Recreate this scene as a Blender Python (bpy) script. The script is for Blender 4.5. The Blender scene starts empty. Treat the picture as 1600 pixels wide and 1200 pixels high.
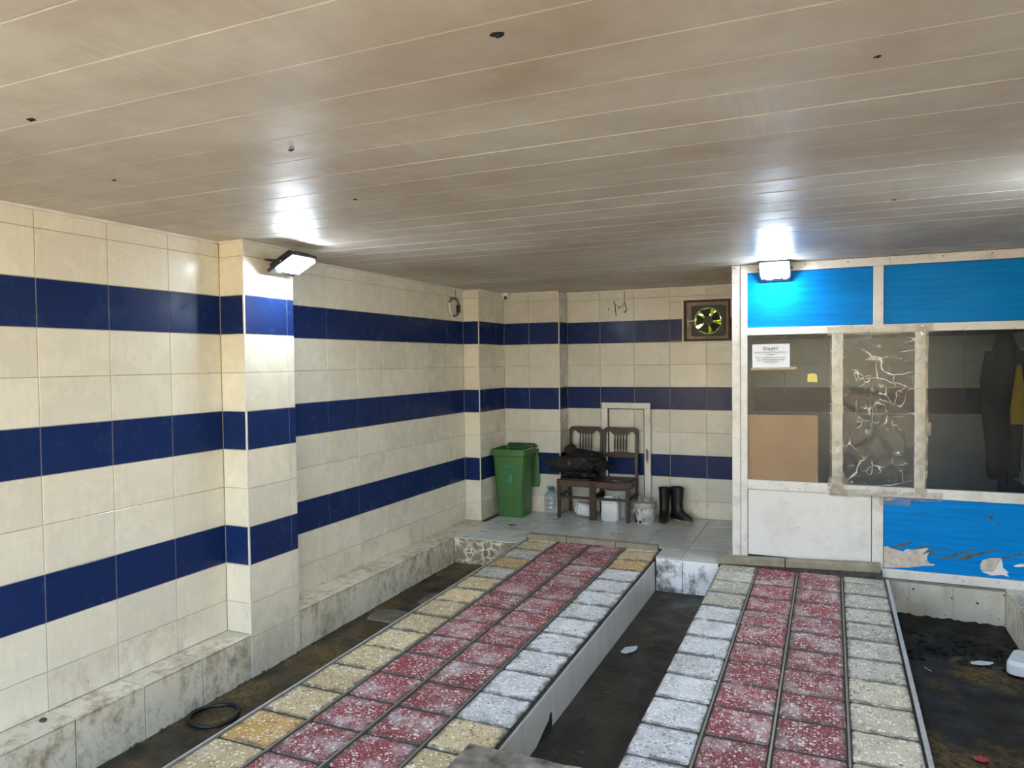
import bpy, bmesh, math, random
from mathutils import Matrix, Vector, noise as mnoise
random.seed(7)
S = bpy.context.scene
C = S.collection
R = math.radians

# ------------------------------------------------------------------ camera
CAM_H = 1.7988
yaw, pitch, roll = R(23.784), R(-1.733), R(-0.674)
fw = Vector((-math.sin(yaw)*math.cos(pitch), math.cos(yaw)*math.cos(pitch), math.sin(pitch)))
r0 = Vector((math.cos(yaw), math.sin(yaw), 0)); u0 = r0.cross(fw)
rt = r0*math.cos(roll) + u0*math.sin(roll); up = -r0*math.sin(roll) + u0*math.cos(roll)
cd = bpy.data.cameras.new('camera'); cam = bpy.data.objects.new('camera', cd); C.objects.link(cam)
cam.matrix_world = Matrix(((rt.x, up.x, -fw.x, 0), (rt.y, up.y, -fw.y, 0), (rt.z, up.z, -fw.z, CAM_H), (0, 0, 0, 1)))
cd.sensor_width = 36.0; cd.lens = 1133.27/1600*36.0; cd.clip_start = .02; cd.clip_end = 300
S.camera = cam

# ------------------------------------------------------------------ light and exposure
W = bpy.data.worlds.new('sky'); S.world = W; W.use_nodes = True
wn = W.node_tree; wbg = wn.nodes['Background']
sky = wn.nodes.new('ShaderNodeTexSky'); sky.sky_type = 'NISHITA'; sky.sun_disc = False
sky.sun_elevation = R(42); sky.sun_rotation = R(20); sky.air_density = 1.2; sky.dust_density = 2.0; sky.ozone_density = 1.0
wn.links.new(sky.outputs['Color'], wbg.inputs['Color']); wbg.inputs['Strength'].default_value = 0.62
sl = bpy.data.lights.new('sun', 'SUN'); sl.energy = 8.5; sl.angle = R(.6); sl.color = (1, .86, .60)
sun = bpy.data.objects.new('sun', sl); C.objects.link(sun); sun.location = (6, 30, 30)
sun.rotation_euler = Vector((-.34, -.94, -.90)).normalized().to_track_quat('-Z', 'Y').to_euler()
LAMP = 60.0
S.view_settings.view_transform = 'Standard'; S.view_settings.look = 'None'
S.view_settings.gamma = 1.0; S.view_settings.use_curve_mapping = False
S.view_settings.exposure = 1.56

# ------------------------------------------------------------------ materials
def nodes(m):
    m.use_nodes = True
    return m.node_tree
class G:
    """tiny node-graph helper"""
    def __init__(s, name):
        s.m = bpy.data.materials.new(name); s.t = nodes(s.m); s.p = s.t.nodes['Principled BSDF']; s.out = s.t.nodes['Material Output']
        s._pos = None
    def n(s, typ, ins={}, **at):
        k = s.t.nodes.new(typ)
        for a, v in at.items(): setattr(k, a, v)
        for i, v in ins.items(): s.set(k.inputs[i], v)
        return k
    def set(s, sock, v):
        if hasattr(v, 'links') or isinstance(v, bpy.types.NodeSocket): s.t.links.new(v, sock)
        else:
            if isinstance(v, tuple) and len(v) == 3 and sock.type == 'RGBA': v = (*v, 1)
            sock.default_value = v
    def pos(s, obj=False):
        if obj: return s.n('ShaderNodeTexCoord').outputs['Object']
        if s._pos is None: s._pos = s.n('ShaderNodeNewGeometry').outputs['Position']
        return s._pos
    def noise(s, scale, detail=3, rough=.55, vec=None, stretch=None, col=False, obj=False):
        v = vec or s.pos(obj)
        if stretch: v = s.n('ShaderNodeMapping', {'Vector': v, 'Scale': stretch}).outputs[0]
        k = s.n('ShaderNodeTexNoise', {'Vector': v, 'Scale': scale, 'Detail': min(detail, 4), 'Roughness': rough})
        return k.outputs['Color' if col else 'Fac']
    def ramp(s, f, a, b, lo=0., hi=1.):
        return s.n('ShaderNodeMapRange', {0: f, 1: a, 2: b, 3: lo, 4: hi}, clamp=True).outputs[0]
    def mix(s, f, a, b, bt='MIX'):
        k = s.n('ShaderNodeMix', {}, data_type='RGBA', blend_type=bt)
        s.set(k.inputs[0], f); s.set(k.inputs[6], a); s.set(k.inputs[7], b)
        return k.outputs[2]
    def math(s, op, a, b=0., c=0.):
        return s.n('ShaderNodeMath', {0: a, 1: b, 2: c}, operation=op).outputs[0]
    def bump(s, h, strength=.2, dist=.005):
        s.t.links.new(s.n('ShaderNodeBump', {'Height': h, 'Strength': strength, 'Distance': dist}).outputs[0], s.p.inputs['Normal'])
    def rnd(s): return s.n('ShaderNodeObjectInfo').outputs['Random']
    def fin(s, color=None, rough=None, metal=None, spec=None, coat=None):
        if color is not None: s.set(s.p.inputs['Base Color'], color)
        if rough is not None: s.set(s.p.inputs['Roughness'], rough)
        if metal is not None: s.set(s.p.inputs['Metallic'], metal)
        if spec is not None: s.set(s.p.inputs['Specular IOR Level'], spec)
        if coat is not None: s.set(s.p.inputs['Coat Weight'], coat)
        return s.m
def plain(name, col, rough=.5, metal=0., var=.12, scale=12, bump=0.):
    g = G(name)
    c = g.mix(g.ramp(g.noise(scale), .3, .7, 0, 1), tuple(x*(1-var) for x in col), tuple(min(1, x*(1+var)) for x in col))
    if bump: g.bump(g.noise(scale*6), bump)
    return g.fin(c, rough, metal)

def tile_mat(name, col, dirt=.0, rough=.22, blue=False):
    g = G(name)
    var = g.ramp(g.rnd(), 0, 1, .93, 1.05)
    c = g.mix(1.0, col, g.n('ShaderNodeCombineColor', {0: var, 1: var, 2: var}).outputs[0], 'MULTIPLY')
    big = g.ramp(g.noise(3.0, 3), .25, .85)
    if blue:
        c = g.mix(g.math('MULTIPLY', big, .25), c, (.022, .034, .085))
        sp = g.ramp(g.noise(260, 2), .56, .72)
        c = g.mix(g.math('MULTIPLY', sp, .35), c, (.06, .09, .20))
        streak = g.ramp(g.noise(14, 3, stretch=(6, 6, .6)), .55, .8)
        c = g.mix(g.math('MULTIPLY', streak, .06), c, (.10, .11, .16))
    else:
        c = g.mix(g.math('MULTIPLY', big, .26), c, (.58, .52, .37))
        streak = g.ramp(g.noise(9, 3, stretch=(5, 5, .5)), .45, .9)
        c = g.mix(g.math('MULTIPLY', streak, .2), c, (.50, .44, .30))
        sp = g.ramp(g.noise(38, 2), .755, .79)
        c = g.mix(g.math('MULTIPLY', sp, .8), c, (.09, .07, .05))
        fine = g.ramp(g.noise(170, 2), .6, .75)
        c = g.mix(g.math('MULTIPLY', fine, .16), c, (.42, .37, .27))
    if dirt:
        a = g.noise(16, 7, .75, stretch=(1, 1, .7)); b = g.noise(2.0, 3)
        d = g.ramp(g.math('ADD', a, g.math('MULTIPLY', b, .8)), .84, 1.12)
        c = g.mix(g.math('MULTIPLY', d, dirt), c, (.23, .165, .09))
        sc = g.ramp(g.noise(60, 5, .7), .56, .72)
        c = g.mix(g.math('MULTIPLY', sc, dirt*.4), c, (.24, .19, .12))
    g.bump(g.noise(230, 2), .05, .002)
    return g.fin(c, g.ramp(g.noise(7, 4), .3, .75, rough*.8, rough*1.7), spec=.16 if blue else .45)
M = {}
M['tile_white'] = tile_mat('white glazed tile', (.79, .755, .63))
M['tile_back_shaded'] = tile_mat('shade-toned white tile', (.62, .62, .565))  # darker copy of the white tile, back wall shade put into its colour
M['tile_blue'] = tile_mat('blue glazed tile', (.007, .023, .112), blue=True, rough=.2)
M['tile_dirty'] = tile_mat('dirty white tile', (.74, .69, .56), dirt=.8, rough=.4)
M['tile_splash'] = tile_mat('splashed white tile', (.76, .72, .60), dirt=.3, rough=.35)
M['grout'] = plain('grout', (.47, .42, .33), .9, scale=30)
M['white_trim'] = plain('white plastic trim', (.72, .69, .62), .45, scale=9, var=.1)
M['mortar'] = plain('dark mortar', (.055, .048, .040), .9, var=.45, scale=25, bump=.6)
M['concrete'] = plain('concrete', (.33, .31, .28), .85, var=.2, scale=5, bump=.3)

def floor_tile():
    g = G('grey floor tile')
    c = g.mix(g.ramp(g.noise(2.2, 6, .65), .3, .75), (.52, .53, .52), (.70, .71, .70))
    c = g.mix(g.math('MULTIPLY', g.ramp(g.noise(4, 4, .6), .5, .85), .45), c, (.30, .28, .24))
    c = g.mix(g.math('MULTIPLY', g.ramp(g.rnd(), 0, 1), .18), c, (.58, .57, .54))
    g.bump(g.noise(90), .05, .002)
    return g.fin(c, g.ramp(g.noise(5), .3, .7, .22, .45))
M['floor_tile'] = floor_tile()

def paver(name, base, chipA, chipB, haze, wear=(.74, .73, .75), dens=.12):
    g = G(name)
    v = g.n('ShaderNodeTexVoronoi', {'Vector': g.pos(), 'Scale': 60.0, 'Randomness': 1.0})
    cr = g.n('ShaderNodeSeparateColor', {0: v.outputs['Color']})
    chip = g.math('LESS_THAN', g.math('ADD', v.outputs['Distance'], g.math('MULTIPLY', g.noise(160, 2), .2)), g.ramp(cr.outputs[0], dens, 1, .0, .66))
    v2 = g.n('ShaderNodeTexVoronoi', {'Vector': g.pos(), 'Scale': 135.0})
    cr2 = g.n('ShaderNodeSeparateColor', {0: v2.outputs['Color']})
    chip2 = g.math('LESS_THAN', v2.outputs['Distance'], g.ramp(cr2.outputs[1], .3, 1, 0, .55))
    vr = g.ramp(g.rnd(), 0, 1, .80, 1.18)
    c = g.mix(1.0, base, g.n('ShaderNodeCombineColor', {0: vr, 1: vr, 2: vr}).outputs[0], 'MULTIPLY')
    c = g.mix(g.math('MULTIPLY', g.ramp(g.noise(9, 5, .65), .4, .7), .45), c, tuple(x*.45 for x in base))
    off = g.n('ShaderNodeVectorMath', {0: g.pos(), 1: g.n('ShaderNodeCombineXYZ', {0: g.math('MULTIPLY', g.rnd(), 37.), 1: 0., 2: 0.}).outputs[0]}, operation='ADD').outputs[0]
    hz = g.ramp(g.math('ADD', g.noise(5.0, 6, .65, vec=off), g.math('MULTIPLY', g.noise(60, 3), .4)), .66, .96)
    c = g.mix(g.math('MULTIPLY', hz, haze), c, wear)
    cc = g.mix(g.ramp(cr.outputs[2], .68, .7), chipA, chipB)
    cc2 = g.mix(g.ramp(cr2.outputs[2], .5, .52), chipA, chipB)
    c = g.mix(g.math('MULTIPLY', chip2, .65), c, cc2)
    c = g.mix(g.math('MULTIPLY', chip, .92), c, cc)
    o = g.n('ShaderNodeSeparateXYZ', {0: g.pos(True)})
    e = g.math('MAXIMUM', g.math('DIVIDE', g.math('ABSOLUTE', o.outputs[0]), .152), g.math('DIVIDE', g.math('ABSOLUTE', o.outputs[1]), .143))
    ed = g.ramp(g.math('ADD', e, g.math('MULTIPLY', g.math('SUBTRACT', g.noise(13, 5, .7), .5), .75)), .83, 1.02)
    dk = g.ramp(g.noise(5.5, 6, .7, vec=off), .62, .80)
    dk = g.math('MAXIMUM', g.math('MULTIPLY', ed, .82), g.math('MULTIPLY', dk, .5))
    c = g.mix(dk, c, (.085, .072, .060))
    g.bump(g.math('ADD', g.math('MULTIPLY', chip, .3), g.noise(110, 3)), .25, .003)
    return g.fin(c, g.ramp(hz, 0, 1, .6, .85), spec=.3)
M['paver_red'] = paver('red terrazzo paver', (.265, .043, .056), (.80, .75, .73), (.62, .44, .42), .70)
M['paver_grey'] = paver('grey terrazzo paver', (.49, .46, .40), (.84, .82, .77), (.15, .14, .12), .70, (.70, .68, .63))
M['paver_pale'] = paver('pale terrazzo paver', (.60, .61, .63), (.90, .90, .90), (.25, .24, .23), .95, (.88, .89, .94))
M['paver_beige'] = paver('beige terrazzo paver', (.62, .49, .28), (.88, .82, .68), (.17, .14, .11), .35)
M['paver_sand'] = paver('sandy terrazzo paver', (.53, .48, .37), (.86, .82, .74), (.16, .14, .12), .55, (.70, .67, .60))
M['paver_yellow'] = paver('ochre terrazzo paver', (.54, .34, .11), (.84, .76, .60), (.16, .12, .08), .35)
M['kerb'] = plain('tan kerb stone', (.26, .235, .175), .85, var=.25, scale=11, bump=.3)
M['strip'] = plain('dull metal strip', (.27, .25, .22), .5, .6, scale=20)
M['alu_edge'] = plain('pale edge strip', (.62, .62, .61), .35, .5, scale=20)

def mud_mat(name, dark, rust, amt, rough):
    g = G(name)
    c = g.mix(g.ramp(g.noise(6, 6, .65), .35, .7), tuple(x*.55 for x in dark), tuple(x*1.5 for x in dark))
    f = g.math('MULTIPLY', g.ramp(g.noise(2.6, 3), .47, .64), g.ramp(g.noise(38, 5, .75), .42, .60))
    c = g.mix(g.math('MULTIPLY', f, amt), c, rust)
    g.bump(g.noise(22, 6, .7), .5, .01)
    return g.fin(c, g.ramp(g.noise(4, 4), .35, .65, rough, rough+.35), spec=.22)
M['mud'] = mud_mat('wet brown mud', (.044, .036, .024), (.24, .155, .04), .7, .35)
M['mud_dark'] = mud_mat('dark wet mud', (.018, .015, .011), (.18, .11, .028), .85, .4)
M['wet_floor'] = mud_mat('dark wet concrete', (.030, .027, .022), (.10, .07, .035), .3, .3)
M['black_mud'] = mud_mat('black mud', (.008, .007, .006), (.06, .045, .02), .3, .5)
M['dirt'] = plain('crumbs of dirt', (.05, .042, .032), .9, var=.3)

def plank_mat():
    g = G('ceiling plank')
    c = g.mix(g.ramp(g.rnd(), 0, 1), (.56, .525, .45), (.63, .60, .53))
    d = g.ramp(g.math('ADD', g.noise(.75, 4, .55), g.math('MULTIPLY', g.noise(5, 6, .7), .35)), .50, .92)
    c = g.mix(g.math('MULTIPLY', d, .95), c, (.34, .265, .195))
    st = g.ramp(g.noise(30, 3, .6, stretch=(1, .06, 1)), .5, .7)
    c = g.mix(g.math('MULTIPLY', g.math('MULTIPLY', st, g.ramp(g.noise(1.2, 2), .42, .65)), .35), c, (.66, .63, .55))
    st2 = g.ramp(g.noise(9, 6, .75, stretch=(.5, 1.5, 1)), .45, .85)
    c = g.mix(g.math('MULTIPLY', st2, .3), c, (.38, .31, .24))
    g.bump(g.noise(60, 2, stretch=(.02, 1, 1)), .04, .003)
    return g.fin(c, g.ramp(g.math('ADD', d, st2), 0, 1.2, .36, .55), spec=.5)
M['plank'] = plank_mat()

def upvc():
    g = G('white plastic profile')
    c = g.mix(g.math('MULTIPLY', g.ramp(g.noise(6, 6, .7), .48, .78), .6), (.70, .69, .67), (.34, .30, .24))
    c = g.mix(g.ramp(g.noise(60, 3), .68, .72), c, (.15, .12, .09))
    return g.fin(c, .35)
M['upvc'] = upvc()
def board_white():
    g = G('white panel board')
    c = g.mix(g.math('MULTIPLY', g.ramp(g.noise(3.2, 6, .7), .5, .8), .5), (.72, .72, .71), (.46, .43, .37))
    c = g.mix(g.ramp(g.noise(45, 3), .71, .74), c, (.12, .1, .08))
    return g.fin(c, .3)
M['board_white'] = board_white()
def blue_panel(name, peel=False):
    g = G(name)
    c = g.mix(g.ramp(g.noise(7, 4, .6, stretch=(.35, 1, 5)), .35, .7), (.001, .19, .58), (.002, .25, .68))
    dk = g.ramp(g.noise(3.0, 6, .72, stretch=(1, 1, 1.6)), .62, .8)
    c = g.mix(g.math('MULTIPLY', dk, .4), c, (.01, .09, .17))
    return g.fin(c, .35, spec=.06)
M['blue_panel'] = blue_panel('blue plastic panel')
M['peel_core'] = plain('peeled pale board', (.55, .50, .43), .7, var=.25, scale=25)
M['peel_dark'] = plain('scraped dark board', (.075, .095, .11), .7, var=.4, scale=30)

def glass(name, tint, haze, hazecol, gloss=.12, rough=.03):
    g = G(name); t = g.t
    tr = g.n('ShaderNodeBsdfTransparent', {'Color': (*tint, 1)})
    df = g.n('ShaderNodeBsdfDiffuse', {'Color': (*hazecol, 1)})
    gl = g.n('ShaderNodeBsdfGlossy', {'Color': (.9, .9, .9, 1), 'Roughness': rough})
    hz = g.ramp(g.noise(2.5, 5, .6, stretch=(2, 1, .7)), .3, .75, haze*.6, haze*1.5)
    a = g.n('ShaderNodeMixShader', {0: hz, 1: tr.outputs[0], 2: df.outputs[0]})
    fr = g.n('ShaderNodeFresnel', {'IOR': 1.45})
    b = g.n('ShaderNodeMixShader', {0: g.math('MULTIPLY', fr.outputs[0], .35), 1: a.outputs[0], 2: gl.outputs[0]})
    t.links.new(b.outputs[0], g.out.inputs[0])
    return g.m
M['pane_dusty'] = glass('dusty window glass', (.78, .81, .83), .04, (.28, .28, .255), 0., .22)
M['pane'] = glass('tinted window glass', (.69, .73, .76), .018, (.28, .28, .255), 0., .18)
def film(name, alpha, col, rough, painted_glint=0., gl=.5):
    g = G(name)
    f = g.ramp(g.noise(9, 5, .7), .3, .75, alpha*.5, min(1, alpha*1.6))
    if painted_glint:  # pale lines painted in to stand for highlights along the wrinkles
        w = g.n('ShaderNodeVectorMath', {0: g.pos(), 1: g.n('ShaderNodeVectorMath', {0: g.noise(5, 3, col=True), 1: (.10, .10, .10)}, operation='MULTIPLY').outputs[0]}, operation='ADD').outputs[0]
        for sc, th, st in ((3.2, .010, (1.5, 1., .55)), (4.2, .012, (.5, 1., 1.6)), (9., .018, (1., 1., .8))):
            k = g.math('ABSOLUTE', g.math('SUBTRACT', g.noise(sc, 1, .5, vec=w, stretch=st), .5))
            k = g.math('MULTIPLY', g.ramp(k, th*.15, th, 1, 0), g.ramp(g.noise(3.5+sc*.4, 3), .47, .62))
            f = g.math('MAXIMUM', f, g.math('MULTIPLY', k, painted_glint))
    tr = g.n('ShaderNodeBsdfTransparent', {'Color': (.95, .95, .95, 1)})
    g.fin(col, rough, spec=.8)
    k = g.n('ShaderNodeMixShader', {0: f, 1: tr.outputs[0], 2: g.p.outputs[0]})
    gs = g.n('ShaderNodeBsdfGlossy', {'Color': (1, 1, 1, 1), 'Roughness': .1})
    k2 = g.n('ShaderNodeMixShader', {0: g.math('MULTIPLY', g.n('ShaderNodeLayerWeight', {'Blend': .3}).outputs['Fresnel'], gl), 1: k.outputs[0], 2: gs.outputs[0]})
    g.t.links.new(k2.outputs[0], g.out.inputs[0])
    return g.m
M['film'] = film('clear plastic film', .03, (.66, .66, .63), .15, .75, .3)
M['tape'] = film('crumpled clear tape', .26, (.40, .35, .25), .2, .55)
M['bagfilm'] = film('clear crumpled bag', .35, (.55, .56, .54), .2)
M['jug'] = film('pale blue plastic', .30, (.36, .47, .54), .15)

def emit(name, col, strength):
    g = G(name)
    e = g.n('ShaderNodeEmission', {'Color': (*col, 1), 'Strength': strength})
    g.t.links.new(e.outputs[0], g.out.inputs[0])
    return g.m
M['led'] = emit('lit lamp lens', (.78, .90, 1.0), LAMP)
M['black_metal'] = plain('black painted metal', (.018, .019, .022), .45, .2)
M['bracket'] = plain('grey steel', (.22, .215, .21), .45, .8)
M['fan_dark'] = plain('dark fan plastic', (.022, .021, .021), .5, var=.3)
M['fan_board'] = plain('dirty grey board', (.29, .27, .235), .6, var=.25, scale=14)
M['rust'] = plain('rusty frame', (.085, .055, .035), .8, var=.5, scale=40)
M['bin'] = plain('green bin plastic', (.052, .150, .042), .42, var=.15, scale=5)
M['bin_dark'] = plain('dark green plastic', (.030, .085, .026), .45, var=.2, scale=7)
M['teal'] = plain('teal print', (.015, .26, .19), .5)
M['wood'] = plain('dark stained wood', (.036, .015, .010), .42, var=.4, scale=18)
M['wood_seat'] = plain('worn brown wood', (.070, .032, .020), .5, var=.35, scale=18)
M['cloth_black'] = plain('black cloth', (.006, .006, .006), .8, var=.5, scale=14, bump=.5)
M['cloth_grey'] = plain('charcoal cloth', (.013, .013, .013), .75, var=.5, scale=14, bump=.5)
M['cloth_red'] = plain('dark maroon cloth', (.030, .010, .011), .8, var=.4, bump=.4)
M['cloth_navy'] = plain('dark navy cloth', (.012, .015, .022), .8, var=.4, bump=.3)
M['yellow'] = plain('yellow cloth', (.55, .33, .015), .7)
M['white_plastic'] = plain('white plastic', (.62, .64, .67), .4, var=.07)
M['grey_plastic'] = plain('grey white plastic', (.44, .46, .45), .45, var=.1, scale=8)
M['blue_cap'] = plain('blue plastic cap', (.035, .12, .30), .4)
M['rubber'] = plain('black rubber', (.005, .005, .006), .5, var=.3)
M['sole'] = plain('tan rubber sole', (.26, .20, .10), .7)
M['paper'] = plain('white paper', (.74, .75, .80), .6, var=.05, scale=8)
M['ink'] = plain('dark ink', (.03, .03, .04), .7)
M['sticky'] = plain('yellow paper', (.78, .66, .17), .7, var=.05)
M['card'] = plain('brown cardboard', (.90, .50, .25), .8, var=.08, scale=5)
M['hole'] = plain('dark hole', (.012, .011, .010), .95)
M['leaf'] = plain('green leaves', (.22, .34, .05), .5, var=.4, scale=6)
M['facade'] = plain('sunlit cream render', (.36, .275, .16), .9, var=.05, scale=2)
M['yard'] = plain('sunlit yard concrete', (.58, .46, .29), .9, var=.1, scale=2)
M['red_scrap'] = plain('red plastic scrap', (.45, .03, .05), .4)
M['blue_scrap'] = plain('pale blue plastic', (.50, .60, .64), .35)
M['dark_board'] = plain('weathered board', (.20, .178, .15), .8, var=.7, scale=11, bump=.6)
M['lining'] = plain('grey lining board', (.40, .40, .385), .5, var=.1, scale=3)
M['white_gloss'] = plain('glossy white panel', (.62, .625, .61), .22, var=.04, scale=3)

def marble():
    g = G('brown veined tile')
    w = g.n('ShaderNodeVectorMath', {0: g.pos(), 1: g.n('ShaderNodeVectorMath', {0: g.noise(6, 3, col=True), 1: (.16, .16, .16)}, operation='MULTIPLY').outputs[0]}, operation='ADD').outputs[0]
    v = g.n('ShaderNodeTexVoronoi', {'Vector': w, 'Scale': 13.0}, feature='DISTANCE_TO_EDGE')
    f = g.ramp(v.outputs['Distance'], .03, .16, 1, 0)
    f = g.math('MULTIPLY', f, g.ramp(g.noise(7), .35, .6))
    c = g.mix(g.ramp(g.noise(9, 5), .3, .7), (.21, .165, .105), (.34, .28, .19))
    c = g.mix(f, c, (.84, .78, .64))
    return g.fin(c, .3)
M['marble'] = marble()
def bright_riser():
    g = G('white riser tile')
    d = g.ramp(g.math('ADD', g.noise(6, 6, .7), g.math('MULTIPLY', g.noise(1.7), .5)), .74, .95)
    c = g.mix(d, (.88, .90, .92), (.08, .07, .06))
    return g.fin(c, .3)
M['riser_white'] = bright_riser()
def spatter():
    g = G('spattered tile')
    c = g.mix(g.ramp(g.noise(2.6, 5, .65), .35, .75), (.56, .53, .46), (.32, .28, .21))
    c = g.mix(g.ramp(g.noise(5, 5, .6, stretch=(2, 2, .5)), .55, .8, 0, .7), c, (.19, .16, .12))
    c = g.mix(g.ramp(g.noise(24, 3), .66, .69), c, (.025, .02, .016))
    return g.fin(c, .55)
M['spatter'] = spatter()
def side_panel():
    g = G('ramp side tile')
    c = g.mix(g.ramp(g.noise(5, 3, stretch=(1, 1, .1)), .3, .7), (.58, .58, .56), (.66, .66, .64))
    return g.fin(c, .2)
M['side'] = side_panel()
def paint_label():
    g = G('printed paint pail'); p = g.pos(True)
    c = g.mix(g.ramp(g.noise(16, 4, .6, obj=True), .4, .65), (.62, .62, .58), (.44, .46, .44))
    def blob(cen, rad, col, c, nz=22):
        d = g.n('ShaderNodeVectorMath', {0: p, 1: cen}, operation='DISTANCE').outputs['Value']
        f = g.ramp(g.math('ADD', d, g.math('MULTIPLY', g.math('SUBTRACT', g.noise(nz, 3, obj=True), .5), rad*.9)), rad*.72, rad, 1, 0)
        return g.mix(f, c, col)
    c = blob((-.088, -.075, .072), .046, (.30, .045, .03), c)
    c = blob((-.065, -.10, .130), .022, (.10, .13, .12), c, 50)
    c = blob((-.050, -.103, .115), .022, (.20, .28, .26), c, 60)
    c = blob((-.07, -.09, .025), .030, (.03, .025, .02), c, 60)
    c = blob((.0, -.118, .155), .020, (.52, .07, .12), c, 10)
    c = blob((.005, -.118, .13), .012, (.62, .33, .36), c)
    c = blob((.033, -.113, .160), .012, (.10, .07, .08), c, 40)
    c = blob((.055, -.10, .06), .05, (.36, .38, .37), c, 40)
    c = blob((-.02, -.117, .02), .020, (.03, .03, .03), c, 90)
    return g.fin(c, .45)
M['pail'] = paint_label()

# ------------------------------------------------------------------ mesh helpers
def link(name, me, mat=None, parent=None, mw=None):
    o = bpy.data.objects.new(name, me); C.objects.link(o)
    if mat and me is not None and not me.materials: me.materials.append(M[mat])
    if mw is not None: o.matrix_local = mw
    if parent: o.parent = parent
    return o
class MB:
    def __init__(s): s.bm = bmesh.new()
    def box(s, x0, x1, y0, y1, z0, z1, mw=None, bev=0.):
        t = bmesh.new()
        vs = [t.verts.new(p) for p in ((x0,y0,z0),(x1,y0,z0),(x1,y1,z0),(x0,y1,z0),(x0,y0,z1),(x1,y0,z1),(x1,y1,z1),(x0,y1,z1))]
        for f in ((0,3,2,1),(4,5,6,7),(0,1,5,4),(1,2,6,5),(2,3,7,6),(3,0,4,7)): t.faces.new([vs[i] for i in f])
        if bev: bmesh.ops.bevel(t, geom=t.edges[:], offset=bev, segments=2, profile=.5, affect='EDGES')
        return s._merge(t, mw)
    def _merge(s, t, mw=None):
        if mw is not None: bmesh.ops.transform(t, matrix=mw, verts=t.verts[:])
        me = bpy.data.meshes.new('tmp'); t.to_mesh(me); t.free(); s.bm.from_mesh(me); bpy.data.meshes.remove(me)
        return s
    def loft(s, rings, cap0=True, cap1=True, closed=True):
        vs = [[s.bm.verts.new(p) for p in r] for r in rings]
        n = len(rings[0])
        for a, b in zip(vs, vs[1:]):
            for i in range(n if closed else n-1):
                j = (i+1) % n
                s.bm.faces.new((a[i], a[j], b[j], b[i]))
        if cap0: s.bm.faces.new(vs[0][::-1])
        if cap1: s.bm.faces.new(vs[-1])
        return s
    def lathe(s, prof, n=24, c=(0, 0, 0), cap0=True, cap1=True):
        return s.loft([[(c[0]+r*math.cos(2*math.pi*i/n), c[1]+r*math.sin(2*math.pi*i/n), c[2]+z) for i in range(n)] for r, z in prof], cap0, cap1)
    def tube(s, pts, r, n=8, closed=False):
        pts = [Vector(p) for p in pts]; rings = []
        N = len(pts); nrm = None
        for i, p in enumerate(pts):
            a = pts[(i-1) % N] if (closed or i > 0) else p
            b = pts[(i+1) % N] if (closed or i < N-1) else p
            d = (b-a).normalized()
            if nrm is None: nrm = d.orthogonal().normalized()
            nrm = (nrm - d*nrm.dot(d)).normalized(); bn = d.cross(nrm)
            rr = r[i] if isinstance(r, (list, tuple)) else r
            rings.append([p + nrm*rr*math.cos(2*math.pi*k/n) + bn*rr*math.sin(2*math.pi*k/n) for k in range(n)])
        if closed: rings.append(rings[0])
        s.loft(rings, not closed, not closed)
        if closed: bmesh.ops.remove_doubles(s.bm, verts=s.bm.verts[:], dist=1e-6)
        return s
    def prism(s, pts, a0, a1, ax='Y'):
        f = {'Y': lambda u, v, w: (u, w, v), 'X': lambda u, v, w: (w, u, v), 'Z': lambda u, v, w: (u, v, w)}[ax]
        return s.loft([[f(u, v, a0) for u, v in pts], [f(u, v, a1) for u, v in pts]])
    def build(s, name, mat, parent=None, smooth=False, loc=None, rot=None, kind=None):
        bmesh.ops.recalc_face_normals(s.bm, faces=s.bm.faces[:])
        me = bpy.data.meshes.new(name); s.bm.to_mesh(me); s.bm.free()
        if smooth:
            for p in me.polygons: p.use_smooth = True
            me.set_sharp_from_angle(angle=R(38))
        o = link(name, me, mat, parent)
        if loc: o.location = loc
        if rot: o.rotation_euler = rot
        if kind: o['kind'] = kind
        return o
def tag(o, label, cat, group=None):
    o['label'] = label; o['category'] = cat
    if group: o['group'] = group
    return o
def thing(name, label, cat, loc=(0, 0, 0), rz=0., group=None):
    o = bpy.data.objects.new(name, None); C.objects.link(o); o.location = loc; o.rotation_euler = (0, 0, rz)
    o.empty_display_size = .1
    return tag(o, label, cat, group)
def struct(o, label=None):
    o['kind'] = 'structure'
    if label: o['label'] = label
    return o
def copy_thing(r):
    n = r.copy(); C.objects.link(n)
    for ch in r.children:
        c = ch.copy(); C.objects.link(c); c.parent = n
        for g in ch.children:
            d = g.copy(); C.objects.link(d); d.parent = c
    return n
_pl = {}
def plate_mesh(w, h, t, mat, ins, corner=0.):
    k = (round(w, 4), round(h, 4), round(t, 4), mat, ins, corner)
    if k in _pl: return _pl[k]
    bm = bmesh.new()
    def ring(hw, hh, z, cr):
        if not cr: P = [(-hw,-hh),(hw,-hh),(hw,hh),(-hw,hh)]
        else:
            q = cr*.3
            P = [(-hw+cr,-hh),(hw-cr,-hh),(hw-q,-hh+q),(hw,-hh+cr),(hw,hh-cr),(hw-q,hh-q),(hw-cr,hh),(-hw+cr,hh),(-hw+q,hh-q),(-hw,hh-cr),(-hw,-hh+cr),(-hw+q,-hh+q)]
        return [bm.verts.new((x, y, z)) for x, y in P]
    a = ring(w/2, h/2, -t, corner); b = ring(w/2, h/2, -ins, corner); c = ring(w/2-ins, h/2-ins, 0, corner)
    n = len(a)
    for p, q in ((a, b), (b, c)):
        for i in range(n): bm.faces.new((p[i], p[(i+1) % n], q[(i+1) % n], q[i]))
    bm.faces.new(c); bm.faces.new(a[::-1])
    me = bpy.data.meshes.new('plate'); bm.to_mesh(me); bm.free(); me.materials.append(M[mat])
    _pl[k] = me
    return me
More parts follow.
